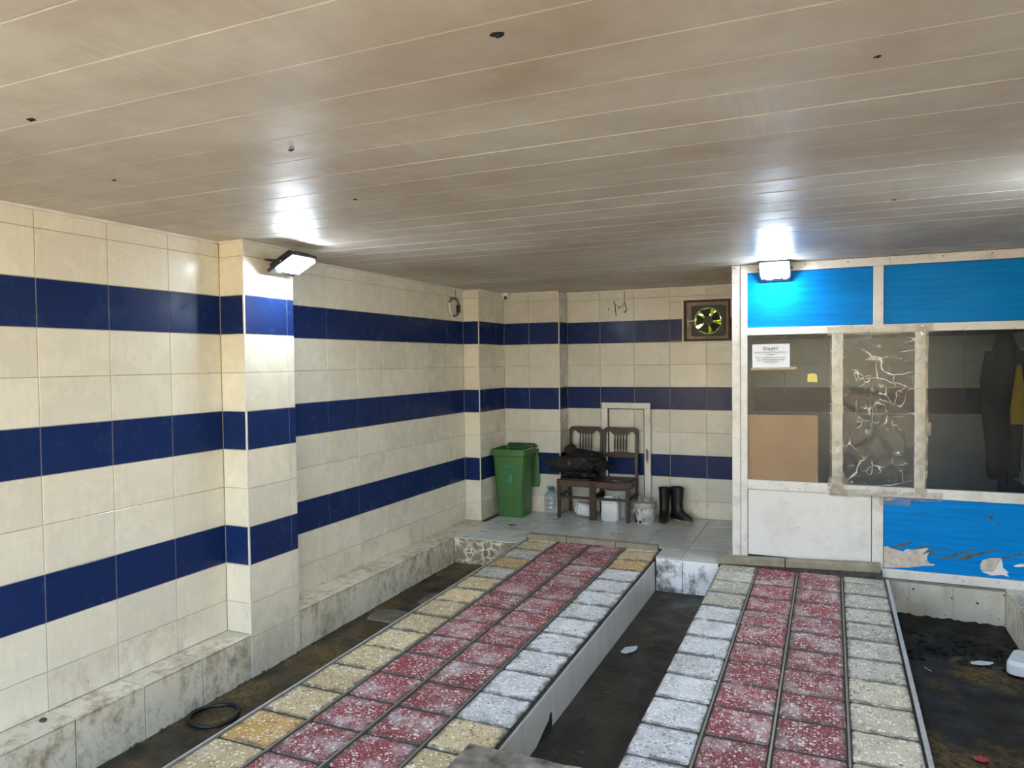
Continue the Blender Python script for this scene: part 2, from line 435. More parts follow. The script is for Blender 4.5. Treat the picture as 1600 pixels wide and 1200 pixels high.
X_, Y_, Z_ = Vector((1,0,0)), Vector((0,1,0)), Vector((0,0,1))
def frame(N, V): return V.cross(N), V, N
def subtract(rect, holes):
    out = [rect]
    for (a0, a1, b0, b1) in holes:
        nxt = []
        for (u0, u1, v0, v1) in out:
            if a1 <= u0 or a0 >= u1 or b1 <= v0 or b0 >= v1: nxt.append((u0, u1, v0, v1)); continue
            if v0 < b0: nxt.append((u0, u1, v0, b0))
            if v1 > b1: nxt.append((u0, u1, b1, v1))
            lo, hi = max(v0, b0), min(v1, b1)
            if u0 < a0: nxt.append((u0, a0, lo, hi))
            if u1 > a1: nxt.append((a1, u1, lo, hi))
        out = nxt
    return [r for r in out if r[1]-r[0] > .012 and r[3]-r[2] > .012]
def tiles(parent, name, origin, N, V, us, vs, matfn, holes=(), t=.008, gap=.0045, ins=.0015, corner=0., jit=0., tilt=0.):
    U, V, N = frame(N, V); O = Vector(origin)
    for i in range(len(us)-1):
        for j in range(len(vs)-1):
            for (u0, u1, v0, v1) in subtract((us[i], us[i+1], vs[j], vs[j+1]), holes):
                w, h = u1-u0-gap, v1-v0-gap
                me = plate_mesh(w, h, t, matfn(i, j), ins, corner)
                p = O + U*(u0+u1)/2 + V*(v0+v1)/2 + N*random.uniform(-jit, jit)
                mw = Matrix(((U.x, V.x, N.x, p.x), (U.y, V.y, N.y, p.y), (U.z, V.z, N.z, p.z), (0, 0, 0, 1)))
                if tilt: mw = mw @ Matrix.Rotation(random.uniform(-tilt, tilt), 4, 'X') @ Matrix.Rotation(random.uniform(-tilt, tilt), 4, 'Y')
                link(name, me, None, parent, mw)
def text_mesh(body, size, mat, name, parent, loc, rot, ext=.0006):
    cu = bpy.data.curves.new('txt', 'FONT'); cu.body = body; cu.size = size; cu.align_x = 'CENTER'; cu.align_y = 'CENTER'; cu.extrude = ext; cu.resolution_u = 2
    to = bpy.data.objects.new('txt', cu); C.objects.link(to)
    dg = bpy.context.evaluated_depsgraph_get(); me = bpy.data.meshes.new_from_object(to.evaluated_get(dg))
    bpy.data.objects.remove(to); bpy.data.curves.remove(cu); me.materials.clear()
    o = link(name, me, mat, parent); o.location = loc; o.rotation_euler = rot
    return o
def frange(a, step, lo, hi):
    k0 = math.ceil((lo-a)/step + 1e-6); k1 = math.floor((hi-a)/step - 1e-6)
    return [lo] + [a+step*k for k in range(k0, k1+1)] + [hi]

# ------------------------------------------------------------------ key dimensions (metres)
X1, X2, XP, XL2 = -3.65, -3.72, -3.447, -3.460      # near bay wall, far bay wall, pillar face, far ledge face
YP0, YP1, YB, YBL = 3.575, 4.045, 8.07, 7.79
P2Y, P2X, P3X = 7.12, -3.527, -2.84
XR, ZC, ZF, ZCH = 1.43, 2.60, .055, -.25
YE, YBOOTH, YFRONT = 6.37, 6.45, -.8
ROWS = [.25, .5, .75, 1.0, 1.25, 1.5, 1.75, 2.0, 2.25, 2.5]
def rowmat(rows, white='tile_white'):
    def f(i, j):
        z = (rows[j]+rows[j+1])/2
        return 'tile_blue' if any(a < z < a+.25 for a in (.5, 1.25, 2.0)) else ('tile_splash' if z < .25 else white)
    return f
def ramp_z(y): return .045 + .015*(y-6.4)

# ------------------------------------------------------------------ ceiling
b = MB(); b.box(-3.9, 1.7, YFRONT, 10.6, ZC+.012, ZC+.3)  # slab runs past the back wall as an added unseen eave blocking sun
ceil = struct(b.build('ceiling', 'white_trim'), 'low ceiling of long dirty off-white plastic planks')
def plank_mesh(w, L):
    pr = [(-w/2, .012), (-w/2, .004), (-w/2+.0015, .003), (-w/2+.0045, 0), (w/2-.0045, 0), (w/2-.0015, .003), (w/2, .004), (w/2, .012)]
    m_ = MB(); m_.loft([[(x, y, z) for y, z in pr] for x in (-L/2, L/2)])
    bmesh.ops.recalc_face_normals(m_.bm, faces=m_.bm.faces[:])
    me = bpy.data.meshes.new('plank'); m_.bm.to_mesh(me); m_.bm.free(); me.materials.append(M['plank']); return me
pm = plank_mesh(.2395, 5.5)
y = 1.09-.24*7
while y < 8.2:
    if y+.24 > YFRONT:
        o = link('plank', pm, None, ceil); o.location = (-1.12, y+.12, ZC); o.rotation_euler = (random.uniform(-.007, .007), 0, 0)
    y += .24
b = MB()
b.box(X1-.005, X1+.022, YFRONT, YP0, ZC-.014, ZC+.004); b.box(XP, XP+.02, YP0, YP1, ZC-.014, ZC+.004); b.box(X1, XP+.02, YP0-.02, YP0, ZC-.014, ZC+.004)
b.box(X2, X2+.022, YP1, P2Y, ZC-.014, ZC+.004); b.box(P2X, P2X+.02, P2Y, YBL, ZC-.014, ZC+.004); b.box(P2X, P3X, YBL-.02, YBL, ZC-.014, ZC+.004); b.box(P3X, -.7, YB-.022, YB, ZC-.014, ZC+.004)
b.build('edge_trim', 'white_trim', ceil)
# screw holes and broken fixing holes in the planks
for (x, yy, s) in ((-.747, 1.634, 1.5), (-2.363, 1.541, 1.3), (-1.846, 2.171, 1.), (-2.818, 2.186, .9), (-2.121, 2.948, .9), (.111, 2.184, .8), (.29, 4.18, .8)):
    b = MB(); n = 9
    b.prism([(s*.013*random.uniform(.6, 1.2)*math.cos(6.283*i/n), s*.009*random.uniform(.6, 1.2)*math.sin(6.283*i/n)) for i in range(n)], -.0025, .003, 'Z')
    b.box(-.003*s, .004*s, -.002, .002, -.006*s, .0)
    b.build('fixing_hole', 'hole', ceil, loc=(x, yy, ZC))

# ------------------------------------------------------------------ left wall
b = MB()
b.box(-3.95, X1-.0035, YFRONT, YP0+.2, -.4, ZC+.02); b.box(-3.95, X2-.0035, YP0+.1, 8.3, -.4, ZC+.02)
wl = struct(b.build('wall_left', 'grout'), 'left wall of cream tiles with three blue bands')
rows1 = [.048] + ROWS + [2.595]
tiles(wl, 'tile', (X1, 0, 0), X_, Z_, frange(2.379, .4, YFRONT, YP0), rows1, rowmat(rows1))
tiles(wl, 'tile', (X2, 0, 0), X_, Z_, frange(4.754, .4, YP1, P2Y), rows1, rowmat(rows1))
rowsP = [-.26, .025] + ROWS + [2.595]
# pillar 1
b = MB(); b.box(-3.8, XP-.0035, YP0+.0035, YP1, -.32, ZC+.01)
p1 = b.build('pillar', 'grout', wl)
tiles(p1, 'tile', (XP, 0, 0), X_, Z_, [YP0+.006, 3.979, YP1], rowsP, rowmat(rowsP))
tiles(p1, 'tile', (0, YP0, 0), -Y_, Z_, [X1, XP-.006], [.048]+ROWS+[2.595], rowmat(rows1))
b = MB(); b.box(XP-.008, XP+.002, YP0-.002, YP0+.008, -.255, 2.592); b.build('corner_strip', 'white_trim', p1)
# pillar 2 with the return to the back wall
b = MB(); b.box(-3.9, P2X-.0035, P2Y+.0035, 8.2, -.1, ZC+.01)
p2 = b.build('pillar', 'grout', wl)
tiles(p2, 'tile', (P2X, 0, 0), X_, Z_, [P2Y+.006, 7.55, YBL], [.058]+ROWS+[2.595], rowmat(rows1))
tiles(p2, 'tile', (0, P2Y, 0), -Y_, Z_, [X2, P2X-.006], [.058]+ROWS+[2.595], rowmat(rows1))
b = MB(); b.box(P2X-.008, P2X+.002, P2Y-.002, P2Y+.008, .057, 2.592); b.build('corner_strip', 'white_trim', p2)
# ledges
b = MB(); b.box(-3.8, XP-.0035, YFRONT, YP0+.02, -.4, .0445)
l1 = b.build('ledge', 'mortar', wl)
jt = frange(2.376, .4, YFRONT, YP0)
tiles(l1, 'tile', (0, 0, .048), Z_, Y_, [X1, XP+.004], jt, lambda i, j: 'tile_dirty', jit=.001, gap=.005)
tiles(l1, 'tile', (XP, 0, 0), X_, Z_, jt, [-.275, .038], lambda i, j: 'tile_dirty', gap=.005)
b = MB(); b.box(-3.9, XL2-.0035, YP1-.02, P2Y+.05, -.4, .0485)
l2 = b.build('ledge', 'mortar', wl)
tiles(l2, 'tile', (0, 0, .053), Z_, Y_, [X2, XL2+.006], frange(4.28, .404, YP1, P2Y), lambda i, j: 'tile_dirty', jit=.001, gap=.005)
tiles(l2, 'tile', (XL2, 0, 0), X_, Z_, frange(4.245, .4, YP1, YE), [-.27, .042], lambda i, j: 'tile_dirty', gap=.005)
# mud crumbs along the foot of the wall
def crumbs(x, y0, y1, z, n, s=(.008, .022)):
    b = MB()
    for _ in range(n):
        r = random.uniform(*s); yy = random.uniform(y0, y1); q = Vector((x+random.uniform(-.004, .02), yy, z(yy)+r*.2))
        t = bmesh.new(); bmesh.ops.create_icosphere(t, subdivisions=1, radius=r)
        for v in t.verts: v.co = Vector((v.co.x*random.uniform(.7, 1.3), v.co.y*random.uniform(.8, 1.8), v.co.z*.6))
        b._merge(t, Matrix.Translation(q))
    return b
def zl(y): return -.285 + .013*y     # left channel floor rises towards the platform

# ------------------------------------------------------------------ back wall
FH = (-1.478, -.998, 2.012, 2.44)     # fan opening
b = MB()
hx0, hx1, hz0, hz1 = FH
for (x0, x1, z0, z1) in ((P3X-.2, hx0, -.1, ZC+.02), (hx1, XR+.3, -.1, ZC+.02), (hx0, hx1, -.1, hz0), (hx0, hx1, hz1, ZC+.02)): b.box(x0, x1, YB+.0035, YB+.2, z0, z1)
wb = struct(b.build('wall_back', 'grout'), 'back wall of cream tiles with three blue bands')
rowsB = [.058]+ROWS+[2.595]
tiles(wb, 'tile', (0, YB, 0), -Y_, Z_, frange(-2.842, .4, P3X, XR), rowsB, rowmat(rowsB, 'tile_back_shaded'), holes=[FH])
b = MB(); b.box(-3.6, P3X-.0035, YBL+.0035, 8.2, -.1, ZC+.01)
p3 = b.build('pillar', 'grout', wb)
tiles(p3, 'tile', (0, YBL, 0), -Y_, Z_, [P2X, -3.213, P3X-.006], rowsB, rowmat(rowsB, 'tile_back_shaded'))
tiles(p3, 'tile', (P3X, 0, 0), X_, Z_, [YBL+.006, YB], rowsB, rowmat(rowsB, 'tile_back_shaded'))
b = MB(); b.box(P3X-.008, P3X+.002, YBL-.002, YBL+.008, .057, 2.592); b.build('corner_strip', 'white_trim', p3)

b = MB(); b.box(-.72, XR-.004, YB-.022, YB-.002, ZF+.003, 1.235, bev=.003); b.build('grey_lining_board', 'lining', wb)

# ------------------------------------------------------------------ right wall (mostly outside the frame)
b = MB(); b.box(XR, XR+.2, YFRONT, 8.3, -.4, ZC+.02)
wr = struct(b.build('wall_right', 'tile_white'))
for z in (.5, 1.25, 2.0):
    b = MB(); b.box(XR-.004, XR+.01, YFRONT, YB, z, z+.25); b.build('blue_band', 'tile_blue', wr)
b = MB(); b.box(1.205, XR, YFRONT, YBOOTH-.005, -.4, .0445); l3 = b.build('ledge', 'mortar', wr)
tiles(l3, 'tile', (0, 0, .048), Z_, Y_, [1.198, XR], frange(5.85, .4, YFRONT, YBOOTH-.01), lambda i, j: 'tile_dirty', jit=.001, gap=.005)
tiles(l3, 'tile', (1.202, 0, 0), -X_, Z_, [-u for u in reversed(frange(5.85, .4, YFRONT, YBOOTH-.01))], [-.27, .04], lambda i, j: 'tile_dirty')

# ------------------------------------------------------------------ floor: platform, channels
b = MB()
b.box(-3.9, -2.765, YE+.004, 8.3, -.4, .049); b.box(-1.43, -.885, YE+.004, 8.3, -.4, .049)
b.box(-2.765, -1.43, 6.67, 8.3, -.4, .049); b.box(-.885, 1.7, YBOOTH+.01, 8.3, -.4, .049)
fl = struct(b.build('floor', 'mortar'), 'raised grey tiled platform along the back wall')
tiles(fl, 'tile', (0, 0, ZF), Z_, Y_, [-3.46, -3.235]+[-2.83+.405*k for k in range(6)]+[-.43, -.03, .37, .77, 1.17, XR], [YE, 6.78, 7.185, 7.59, 7.995, YB],
      lambda i, j: 'floor_tile', holes=[(-2.765, -1.43, 6.2, 6.672), (-.885, 2., 6.2, 6.455), (-3.6, P3X, YBL, 8.3), (-3.8, P2X, P2Y, 8.3)], jit=.0008, gap=.004)
tiles(fl, 'riser_tile', (0, YE, 0), -Y_, Z_, [-3.46, -3.115, -2.765], [-.24, .045], lambda i, j: 'marble')
tiles(fl, 'riser_tile', (0, YE, 0), -Y_, Z_, [-1.43, -1.195, -.885], [-.27, .045], lambda i, j: 'riser_white')
b = MB(); b.box(.38, 1.2, YBOOTH-.02, YBOOTH+.06, -.3, .03); b.build('riser_base', 'grout', fl)
tiles(fl, 'riser_tile', (0, YBOOTH-.024, 0), -Y_, Z_, [.39, .56, .86, 1.2], [-.25, .03], lambda i, j: 'spatter')
def channel(x0, x1, y0, y1, zf, mat, name, amp=.006, sub=.05):
    nx, ny = max(2, int((x1-x0)/sub)), int((y1-y0)/sub)
    rings = []
    for j in range(ny+1):
        yy = y0+(y1-y0)*j/ny
        rings.append([(x0+(x1-x0)*i/nx, yy, zf(yy)+amp*mnoise.noise(Vector((i*.4+x0, yy*6, 1.3)))) for i in range(nx+1)])
    m_ = MB(); m_.loft(rings, False, False, closed=False)
    return m_.build(name, mat, fl, smooth=True)
channel(-3.5, -2.7, YFRONT, YE+.03, zl, 'mud', 'channel_bed')
channel(-1.5, -.82, YFRONT, YE+.03, lambda y: -.25, 'wet_floor', 'channel_bed', .003)
channel(.36, 1.25, YFRONT, YBOOTH, lambda y: -.25, 'mud_dark', 'channel_bed', .006)
crumbs(XP+.003, 2.0, 6.3, zl, 80, (.004, .016)).build('mud_crumbs', 'dirt', fl, kind='stuff')
# worn paver slabs showing at the end of the left channel
for (x, yy, w, h, m_) in ((-3.24, 4.85, .30, .26, 'M'), (-3.05, 5.32, .30, .28, 'M'), (-3.12, 5.70, .30, .30, 'D'), (-3.00, 6.04, .30, .28, 'D'), (-3.3, 6.05, .28, .28, 'D')):
    me = plate_mesh(w, h, .03, 'mudslab' if m_ == 'M' else 'mud', .012, .06) if m_ == 'D' or M.setdefault('mudslab', plain('mud covered slab', (.13, .115, .085), .6, var=.3)) else None
    o = link('slab', me, None, fl); o.location = (x, yy, zl(yy)+.012)
# heap of black mud under the booth
b = MB(); rings = []
for j in range(15):
    yy = 5.55+.88*j/14
    rings.append([(.37+.83*i/30, yy, -.252+(.055*max(0, j/14)**1.5)*(1-.7*i/30)*(.5+1.1*abs(mnoise.noise(Vector((i*.33, j*.5, .2))))) + .026*max(0, mnoise.noise(Vector((i*.9, j*1.1, 4.))))) for i in range(31)])
b.loft(rings, False, False, closed=False); b.build('mud_heap', 'black_mud', fl, smooth=True, kind='stuff')
b = MB()
for _ in range(170):
    t_ = bmesh.new(); bmesh.ops.create_icosphere(t_, subdivisions=1, radius=random.uniform(.006, .02)); b._merge(t_, Matrix.Translation((random.uniform(.5, 1.17), 6.42-.75*random.random()**1.6, -.238)) @ Matrix.Diagonal((1.5, 1, .7, 1)))
b.build('mud_clods', 'black_mud', fl, kind='stuff')

# ------------------------------------------------------------------ the two paved tracks
def track(name, xs, yfar, label, mats, ylist, notch_z=-.3):
    x0, x1 = xs[0], xs[-1]
    m_ = MB(); y0 = YFRONT
    m_.loft([[(x0+.008, yy, notch_z), (x1-.008, yy, notch_z), (x1-.008, yy, ramp_z(yy)-.007), (x0+.008, yy, ramp_z(yy)-.007)] for yy in (y0, yfar)])
    t = struct(m_.build(name, 'mortar'), label)
    a = math.atan(.015)
    for c in range(4):
        for j in range(len(ylist)-1):
            ya, yb = ylist[j], ylist[j+1]
            mt = mats(c, (ya+yb)/2, j)
            w = xs[c+1]-xs[c]-.024; h = yb-ya-.015
            me = plate_mesh(w, h, .04, mt, .005, .018)
            yy = (ya+yb)/2
            o = link('paver', me, None, t)
            o.location = ((xs[c]+xs[c+1])/2+random.uniform(-.002, .002), yy+random.uniform(-.003, .003), ramp_z(yy)+random.uniform(-.0015, .0025))
            o.rotation_euler = (a+random.uniform(-.006, .006), random.uniform(-.006, .006), random.uniform(-.008, .008))
    return t
YJ = [y for y in [6.222-.3015*k for k in range(23)] if y > YFRONT-.1]
yl1 = sorted(YJ + [6.525, 6.60]); yl2 = sorted(YJ + [6.41])
def m1(c, y, j):
    if c in (1, 2): return 'paver_red'
    if c == 0:
        if 5.6 < y < 5.93 or 2.56 < y < 2.86 or 6.22 < y < 6.3: return 'paver_yellow'
        return 'paver_grey' if (5.3 < y < 5.6 or 5.9 < y < 6.2) else 'paver_beige'
    return 'paver_yellow' if 5.9 < y < 6.2 else ('paver_beige' if y > 6.2 or y < 3.2 else 'paver_pale')
def m2(c, y, j):
    if c in (1, 2): return 'paver_red'
    if c == 0: return 'paver_grey' if y > 5.3 else 'paver_pale'
    return 'paver_sand' if y < 4.45 else 'paver_grey'
X1S = [-2.752, -2.43, -2.103, -1.765, -1.437]; X2S = [-.878, -.568, -.253, .078, .392]
t1 = track('paved_track', X1S, 6.60, 'raised track with two red paver rows, closer to the left wall', m1, yl1)
t2 = track('paved_track', X2S, 6.42, 'raised track with two red paver rows, ending at the booth', m2, yl2)
def strip(t, x, y0, y1, w, mat, dz=.004, name='metal_strip'):
    m_ = MB()
    m_.loft([[(x-w/2, yy, ramp_z(yy)-.03), (x+w/2, yy, ramp_z(yy)-.03), (x+w/2, yy, ramp_z(yy)+dz), (x-w/2, yy, ramp_z(yy)+dz)] for yy in (y0, y1)])
    m_.build(name, mat, t)
for x in X1S[1:4]: strip(t1, x, YFRONT, 6.58, .010, 'strip')
for x in X2S[1:4]: strip(t2, x, YFRONT, 6.40, .010, 'strip')
strip(t1, X1S[0]-.006, YFRONT, 6.58, .012, 'alu_edge', .003, 'edge_strip')
strip(t2, X2S[4]+.012, YFRONT, 6.38, .022, 'alu_edge', .004, 'edge_strip')
# glazed side facing the middle channel
U_, V_, N_ = frame(X_, Z_)
js = frange(3.365, .405, YFRONT, 6.36)
for i in range(len(js)-1):
    ym = (js[i]+js[i+1])/2; top = ramp_z(ym)-.034
    me = plate_mesh(js[i+1]-js[i]-.005, top+.28, .012, 'side', .002)
    mw = Matrix(((0, 0, 1, X1S[4]+.004), (1, 0, 0, ym), (0, 1, 0, (top-.28)/2), (0, 0, 0, 1))) @ Matrix.Rotation(math.atan(.015), 4, 'Z')
    link('side_tile', me, None, t1, mw)
# dark broken corner in the side
b = MB(); b.prism([(3.52, -.25), (3.75, -.25), (3.745, -.165), (3.725, -.158), (3.70, -.19), (3.66, -.20)], X1S[4]+.0035, X1S[4]+.0065, 'X'); b.build('chipped_gap', 'hole', t1)
# kerb stones
def kerb(t, segs, y0, y1, mat='kerb'):
    for (xa, xb, za, zb, ta, tb) in segs:
        m_ = MB()
        m_.loft([[(x, y0+dy, z0), (x, y0+dy, z1-.006), (x, y0+dy+.006, z1), (x, y1+dy, z1+.004), (x, y1+dy, z0)] for x, z0, z1, dy in ((xa+.004, za-.02, ta, 0), (xb-.004, zb-.02, tb, 0))])
        m_.build('kerb_stone', mat, t)
kerb(t1, [(-2.755, -2.35, .044, .044, .093, .095), (-2.35, -1.86, .044, .04, .092, .091), (-1.86, -1.462, .04, .032, .092, .088)], 6.592, 6.665)
b = MB()
b.loft([[(x, 6.355, ramp_z(6.37)-.01), (x, 6.35, z0+.004), (x, 6.45, z0+.004), (x, 6.45, 0)] for x, z0 in ((-.87, .048), (.37, .098))])
b.build('mortar_bed', 'mortar', t2)
kerb(t2, [(-.90, -.35, .064, .080, .106, .128), (-.35, .362, .080, .100, .128, .163)], 6.362, 6.437)

# ------------------------------------------------------------------ outside: yard, facade across the street, greenery behind the fan
b = MB(); b.box(-40, 40, -40, YFRONT, -.45, -.27); struct(b.build('ground', 'yard'), 'sunlit yard in front of the open bay')
b = MB(); b.box(-20, 20, -15.5, -15, -.3, 2.6); struct(b.build('wall_outside', 'facade'), 'sunlit wall across the yard')

# ------------------------------------------------------------------ booth partition
FY = YBOOTH
bo = thing('booth_partition', 'white plastic framed booth front with blue panels beside the paved track', 'partition', (0, FY, 0))
def bar(name, x0, x1, z0, z1, mat='upvc', y0=0., y1=.06, bev=.004):
    m_ = MB(); m_.box(x0, x1, y0, y1, z0, z1, bev=bev); return m_.build(name, mat, bo)
BX1 = XR-.003
bar('post', -.782, -.712, .105, 2.597, y0=.004); bar('post', -.709, -.655, .112, 2.527, y0=-.004)
bar('top_rail', -.709, BX1, 2.527, 2.597)
bar('middle_rail', -.655, BX1, 2.0, 2.064, y0=-.004)
bar('sill_rail', -.655, BX1, .694, .772, y0=-.008)
bar('bottom_rail', .30, BX1, .045, .117, y0=-.006)
bar('mullion', .302, .377, 2.064, 2.527); bar('mullion', .005, .084, .772, 2.0); bar('mullion', .595, .669, .772, 2.0); bar('mullion', .298, .380, .117, .694, y0=-.004)
b = MB(); b.box(.372, 1.2, -.03, .0, .030, .044); b.build('metal_flashing', 'bracket', bo)
bar('blue_panel', -.651, .298, 2.068, 2.523, 'blue_panel', .016, .03, 0); bar('blue_panel', .381, BX1, 2.068, 2.523, 'blue_panel', .016, .03, 0)
b = MB()
for (x0, x1, z0, z1) in ((-.655, .302, 2.064, 2.527), (.377, BX1, 2.064, 2.527), (.380, BX1, .117, .694), (-.655, .298, .128, .694)): b.box(x0, x1, .032, .038, z0, z1)
b.build('dark_backing', 'hole', bo)
lowp = bar('blue_panel', .384, BX1, .120, .690, 'blue_panel', .012, .03, 0)
lowp['label'] = 'peeling blue panel with scraped edge'
bar('white_panel', -.651, .293, .131, .689, 'board_white', .012, .03, 0)
for (x0, x1) in ((-.655, .005), (.084, .595), (.669, BX1)): bar('pane', x0, x1, .772, 2.0, 'pane_dusty' if x0 < 0 else 'pane', .026, .031, 0)
b = MB(); b.box(-.779, -.745, .06, YB-FY-.002, ZF, 2.597); b.build('side_panel', 'board_white', bo)
# screws along the top rail
b = MB()
for x in (-.76, -.2, .12, .42, .78, 1.1): b.box(x-.004, x+.004, -.003, .004, 2.57, 2.578)
b.build('screw', 'hole', bo)
# peeled areas and scrapes of the lower blue panel (thin remains of layers)
def flake(pts, mat, d):
    m_ = MB(); m_.prism(pts, .012-d, .013); m_.build('peeled_patch', mat, lowp.parent)
def px2(x, y):   # measured on the panel: 1043 px = .575 m wide plane at the booth front
    return (.382 + (x-75)*.936/1525, .655 - (y-60)*.000717 - 0*(x))
def pp(L): return [(.382+(x-75)/1525*.936, .652+(.0225*(x-75)/1525*0) - ((y-(95+(x-75)*.017)))/((820+(x-75)*.085)-(95+(x-75)*.017))*.535) for x, y in L]
flake(pp([(78,590),(120,580),(150,600),(300,640),(340,608),(410,620),(470,610),(560,595),(590,600),(510,668),(600,640),(570,690),(575,735),(600,765),(665,780),(650,790),(520,795),(330,818),(78,815)]), 'peel_core', .0012)
flake(pp([(1150,770),(1175,720),(1250,695),(1370,690),(1345,745),(1310,800),(1290,850),(1200,850),(1155,830)]), 'peel_core', .0009)
flake(pp([(1370,700),(1385,760),(1385,800),(1450,860),(1425,868),(1450,905),(1380,885),(1270,895),(1160,850),(1290,852),(1320,790)]), 'board_white', .0016)
flake(pp([(1490,780),(1540,760),(1600,752),(1600,785),(1530,790)]), 'board_white', .0016)
for L in ([(130,595),(350,535),(430,522),(400,550),(220,605)], [(420,610),(480,585),(560,570),(620,580),(600,598),(540,595),(480,615)], [(520,665),(600,620),(650,628),(800,578),(845,582),(760,605),(650,645),(600,680)],
          [(665,715),(780,680),(900,640),(1080,585),(1060,610),(900,665),(880,690),(760,715)], [(875,728),(950,680),(1040,645),(1110,640),(1340,585),(1350,602),(1140,660),(1010,715),(920,720)],
          [(1175,720),(1250,690),(1380,678),(1600,625),(1600,645),(1420,690),(1360,700),(1240,730),(1180,775)], [(1215,225),(1250,205),(1290,235),(1260,255)], [(1285,285),(1375,290),(1370,302),(1290,300)], [(480,195),(540,195),(535,205),(490,203)], [(80,515),(130,512),(125,522),(80,525)]):
    flake(pp(L), 'peel_dark', .0006)

# plastic film sheet taped over the middle window
def sheet(nx, nz, w, h, f):
    m_ = MB(); m_.loft([[f(i/nx, j/nz, w, h) for i in range(nx+1)] for j in range(nz+1)], False, False, closed=False); return m_
def fr(u, v, w, h):
    x, z = u*w, v*h
    e = min(1, min(u, 1-u, v, 1-v)*6)
    q = Vector((x*3.2+.9*mnoise.noise(Vector((x*2, z*2, 3))), z*2.3+.9*mnoise.noise(Vector((x*2+7, z*2, 1))), 0))
    d = 1-abs(mnoise.noise(q)*2); d2 = 1-abs(mnoise.noise(Vector((x*7+z*3, z*5-x*4, 9)))*2)
    return (x, -.003-e*(.009*max(0, d)**14+.005*max(0, d2)**10+.0012*mnoise.noise(q*3)), z)
fs = thing('plastic_sheet', 'crumpled clear plastic sheet taped over the middle booth window', 'plastic sheet', (-.012, FY-.006, .712))
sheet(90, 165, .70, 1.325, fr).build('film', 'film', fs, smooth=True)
def tape(x0, x1, z0, z1, seed):
    n = 8; L = max(x1-x0, z1-z0); k = max(10, int(L/.02)); vert = z1-z0 > x1-x0
    def f(u, v, w, h):
        j = mnoise.noise(Vector((u*w*9+seed, v*h*9, seed)))
        e = .012*mnoise.noise(Vector((v*h*7 if vert else u*w*7, seed, 2.2)))
        return (x0+u*w+(e if vert else 0), -.010-.008*abs(mnoise.noise(Vector((u*w*16+seed, v*h*16, 5))))-.004*abs(j), z0+v*h+(0 if vert else e*1.4))
    m_ = sheet(n if vert else k, k if vert else n, x1-x0, z1-z0, f)
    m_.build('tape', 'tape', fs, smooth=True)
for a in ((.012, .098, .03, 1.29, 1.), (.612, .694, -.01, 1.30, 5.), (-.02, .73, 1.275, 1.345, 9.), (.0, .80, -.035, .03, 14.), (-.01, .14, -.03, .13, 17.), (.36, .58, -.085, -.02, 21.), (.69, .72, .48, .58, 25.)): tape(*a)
# notice and sticky note
nt = tag(sheet(8, 6, .297, .198, lambda u, v, w, h: (u*w-w/2, -.002-.003*abs(mnoise.noise(Vector((u*4, v*4, .7)))), v*h-h/2)).build('notice', 'paper', smooth=True, loc=(-.467, FY+.022, 1.826), rot=(0, R(-.6), 0)), 'white printed notice sheet taped inside the booth glass corner', 'notice')
rx = (R(90), 0, 0)
text_mesh('Diqqət!', .040, 'ink', 'lettering', nt, (0, -.006, .062), rx)
for s_, z in (('Müəssisədə tam nəzarət müşahidə kamerası', .030), ('quraşdırılıb', .011), ('Maşının təmizliyinə görə pul qəbul edilir', -.013), ('qeyri ciddi məsələ yaranarsa 5 AZN', -.032), ('cərimə olunacaq!!!', -.051)):
    text_mesh(s_, .0145, 'ink', 'lettering', nt, (0, -.006, z), rx)
b = MB(); b.box(-.16, .20, -.004, -.001, -.118, -.097); b.build('tape', 'tape', nt)
b = MB(); b.prism([(-.038, -.035), (.038, -.038), (.038, .012), (.028, .03), (0, .036), (-.035, .026)], -.0015, 0)
tag(b.build('sticky_note', 'sticky', loc=(-.145, FY+.024, 1.642)), 'small yellow sticky note on the booth glass', 'note')
# inside the booth
b = MB(); b.box(-.28, .28, -.004, .004, 0, .56)
tag(b.build('cardboard_sheet', 'card', loc=(-.382, FY+.062, .765)), 'brown cardboard sheet standing behind the booth window', 'cardboard')
ja = thing('jacket', 'dark jacket hanging inside the booth behind the glass', 'jacket', (1.285, 7.02, 0))
def ell(cx, cy, rx_, ry_, z, n=20, ph=0.):
    return [(cx+rx_*math.cos(6.2832*i/n)*(1+.06*math.sin(5*6.2832*i/n+z*9+ph)), cy+ry_*math.sin(6.2832*i/n)*(1+.15*math.sin(4*6.2832*i/n+z*7+ph)), z) for i in range(n)]
b = MB(); b.loft([ell(.01, 0, rx_, .07, z) for rx_, z in ((.105, .86), (.11, 1.0), (.125, 1.2), (.13, 1.45), (.125, 1.62), (.115, 1.76), (.085, 1.88), (.055, 1.96), (.05, 2.03))]); b.build('body', 'cloth_navy', ja, smooth=True)
b = MB(); b.tube([(-.09, -.03, 1.84), (-.115, -.04, 1.6), (-.105, -.045, 1.3), (-.075, -.04, 1.05), (-.07, -.03, .90), (-.06, -.03, .80)], [.045, .06, .055, .055, .055, .05], 12); b.build('sleeve', 'cloth_navy', ja, smooth=True)
b = MB(); b.tube([(.09, -.03, 1.84), (.09, -.05, 1.5), (.06, -.055, 1.1), (.055, -.04, .82)], [.04, .05, .05, .045], 12); b.build('sleeve', 'cloth_navy', ja, smooth=True)
b = MB(); b.tube([(0, 0, 2.0), (0, .02, 2.06), (.06, .03, 2.09), (.11, .03, 2.09)], .008, 6); b.build('hook', 'bracket', ja)
b = MB(); b.loft([ell(0, 0, r_, .03, z, 14) for r_, z in ((.055, 0), (.06, .1), (.045, .25), (.02, .42), (.012, .47))])
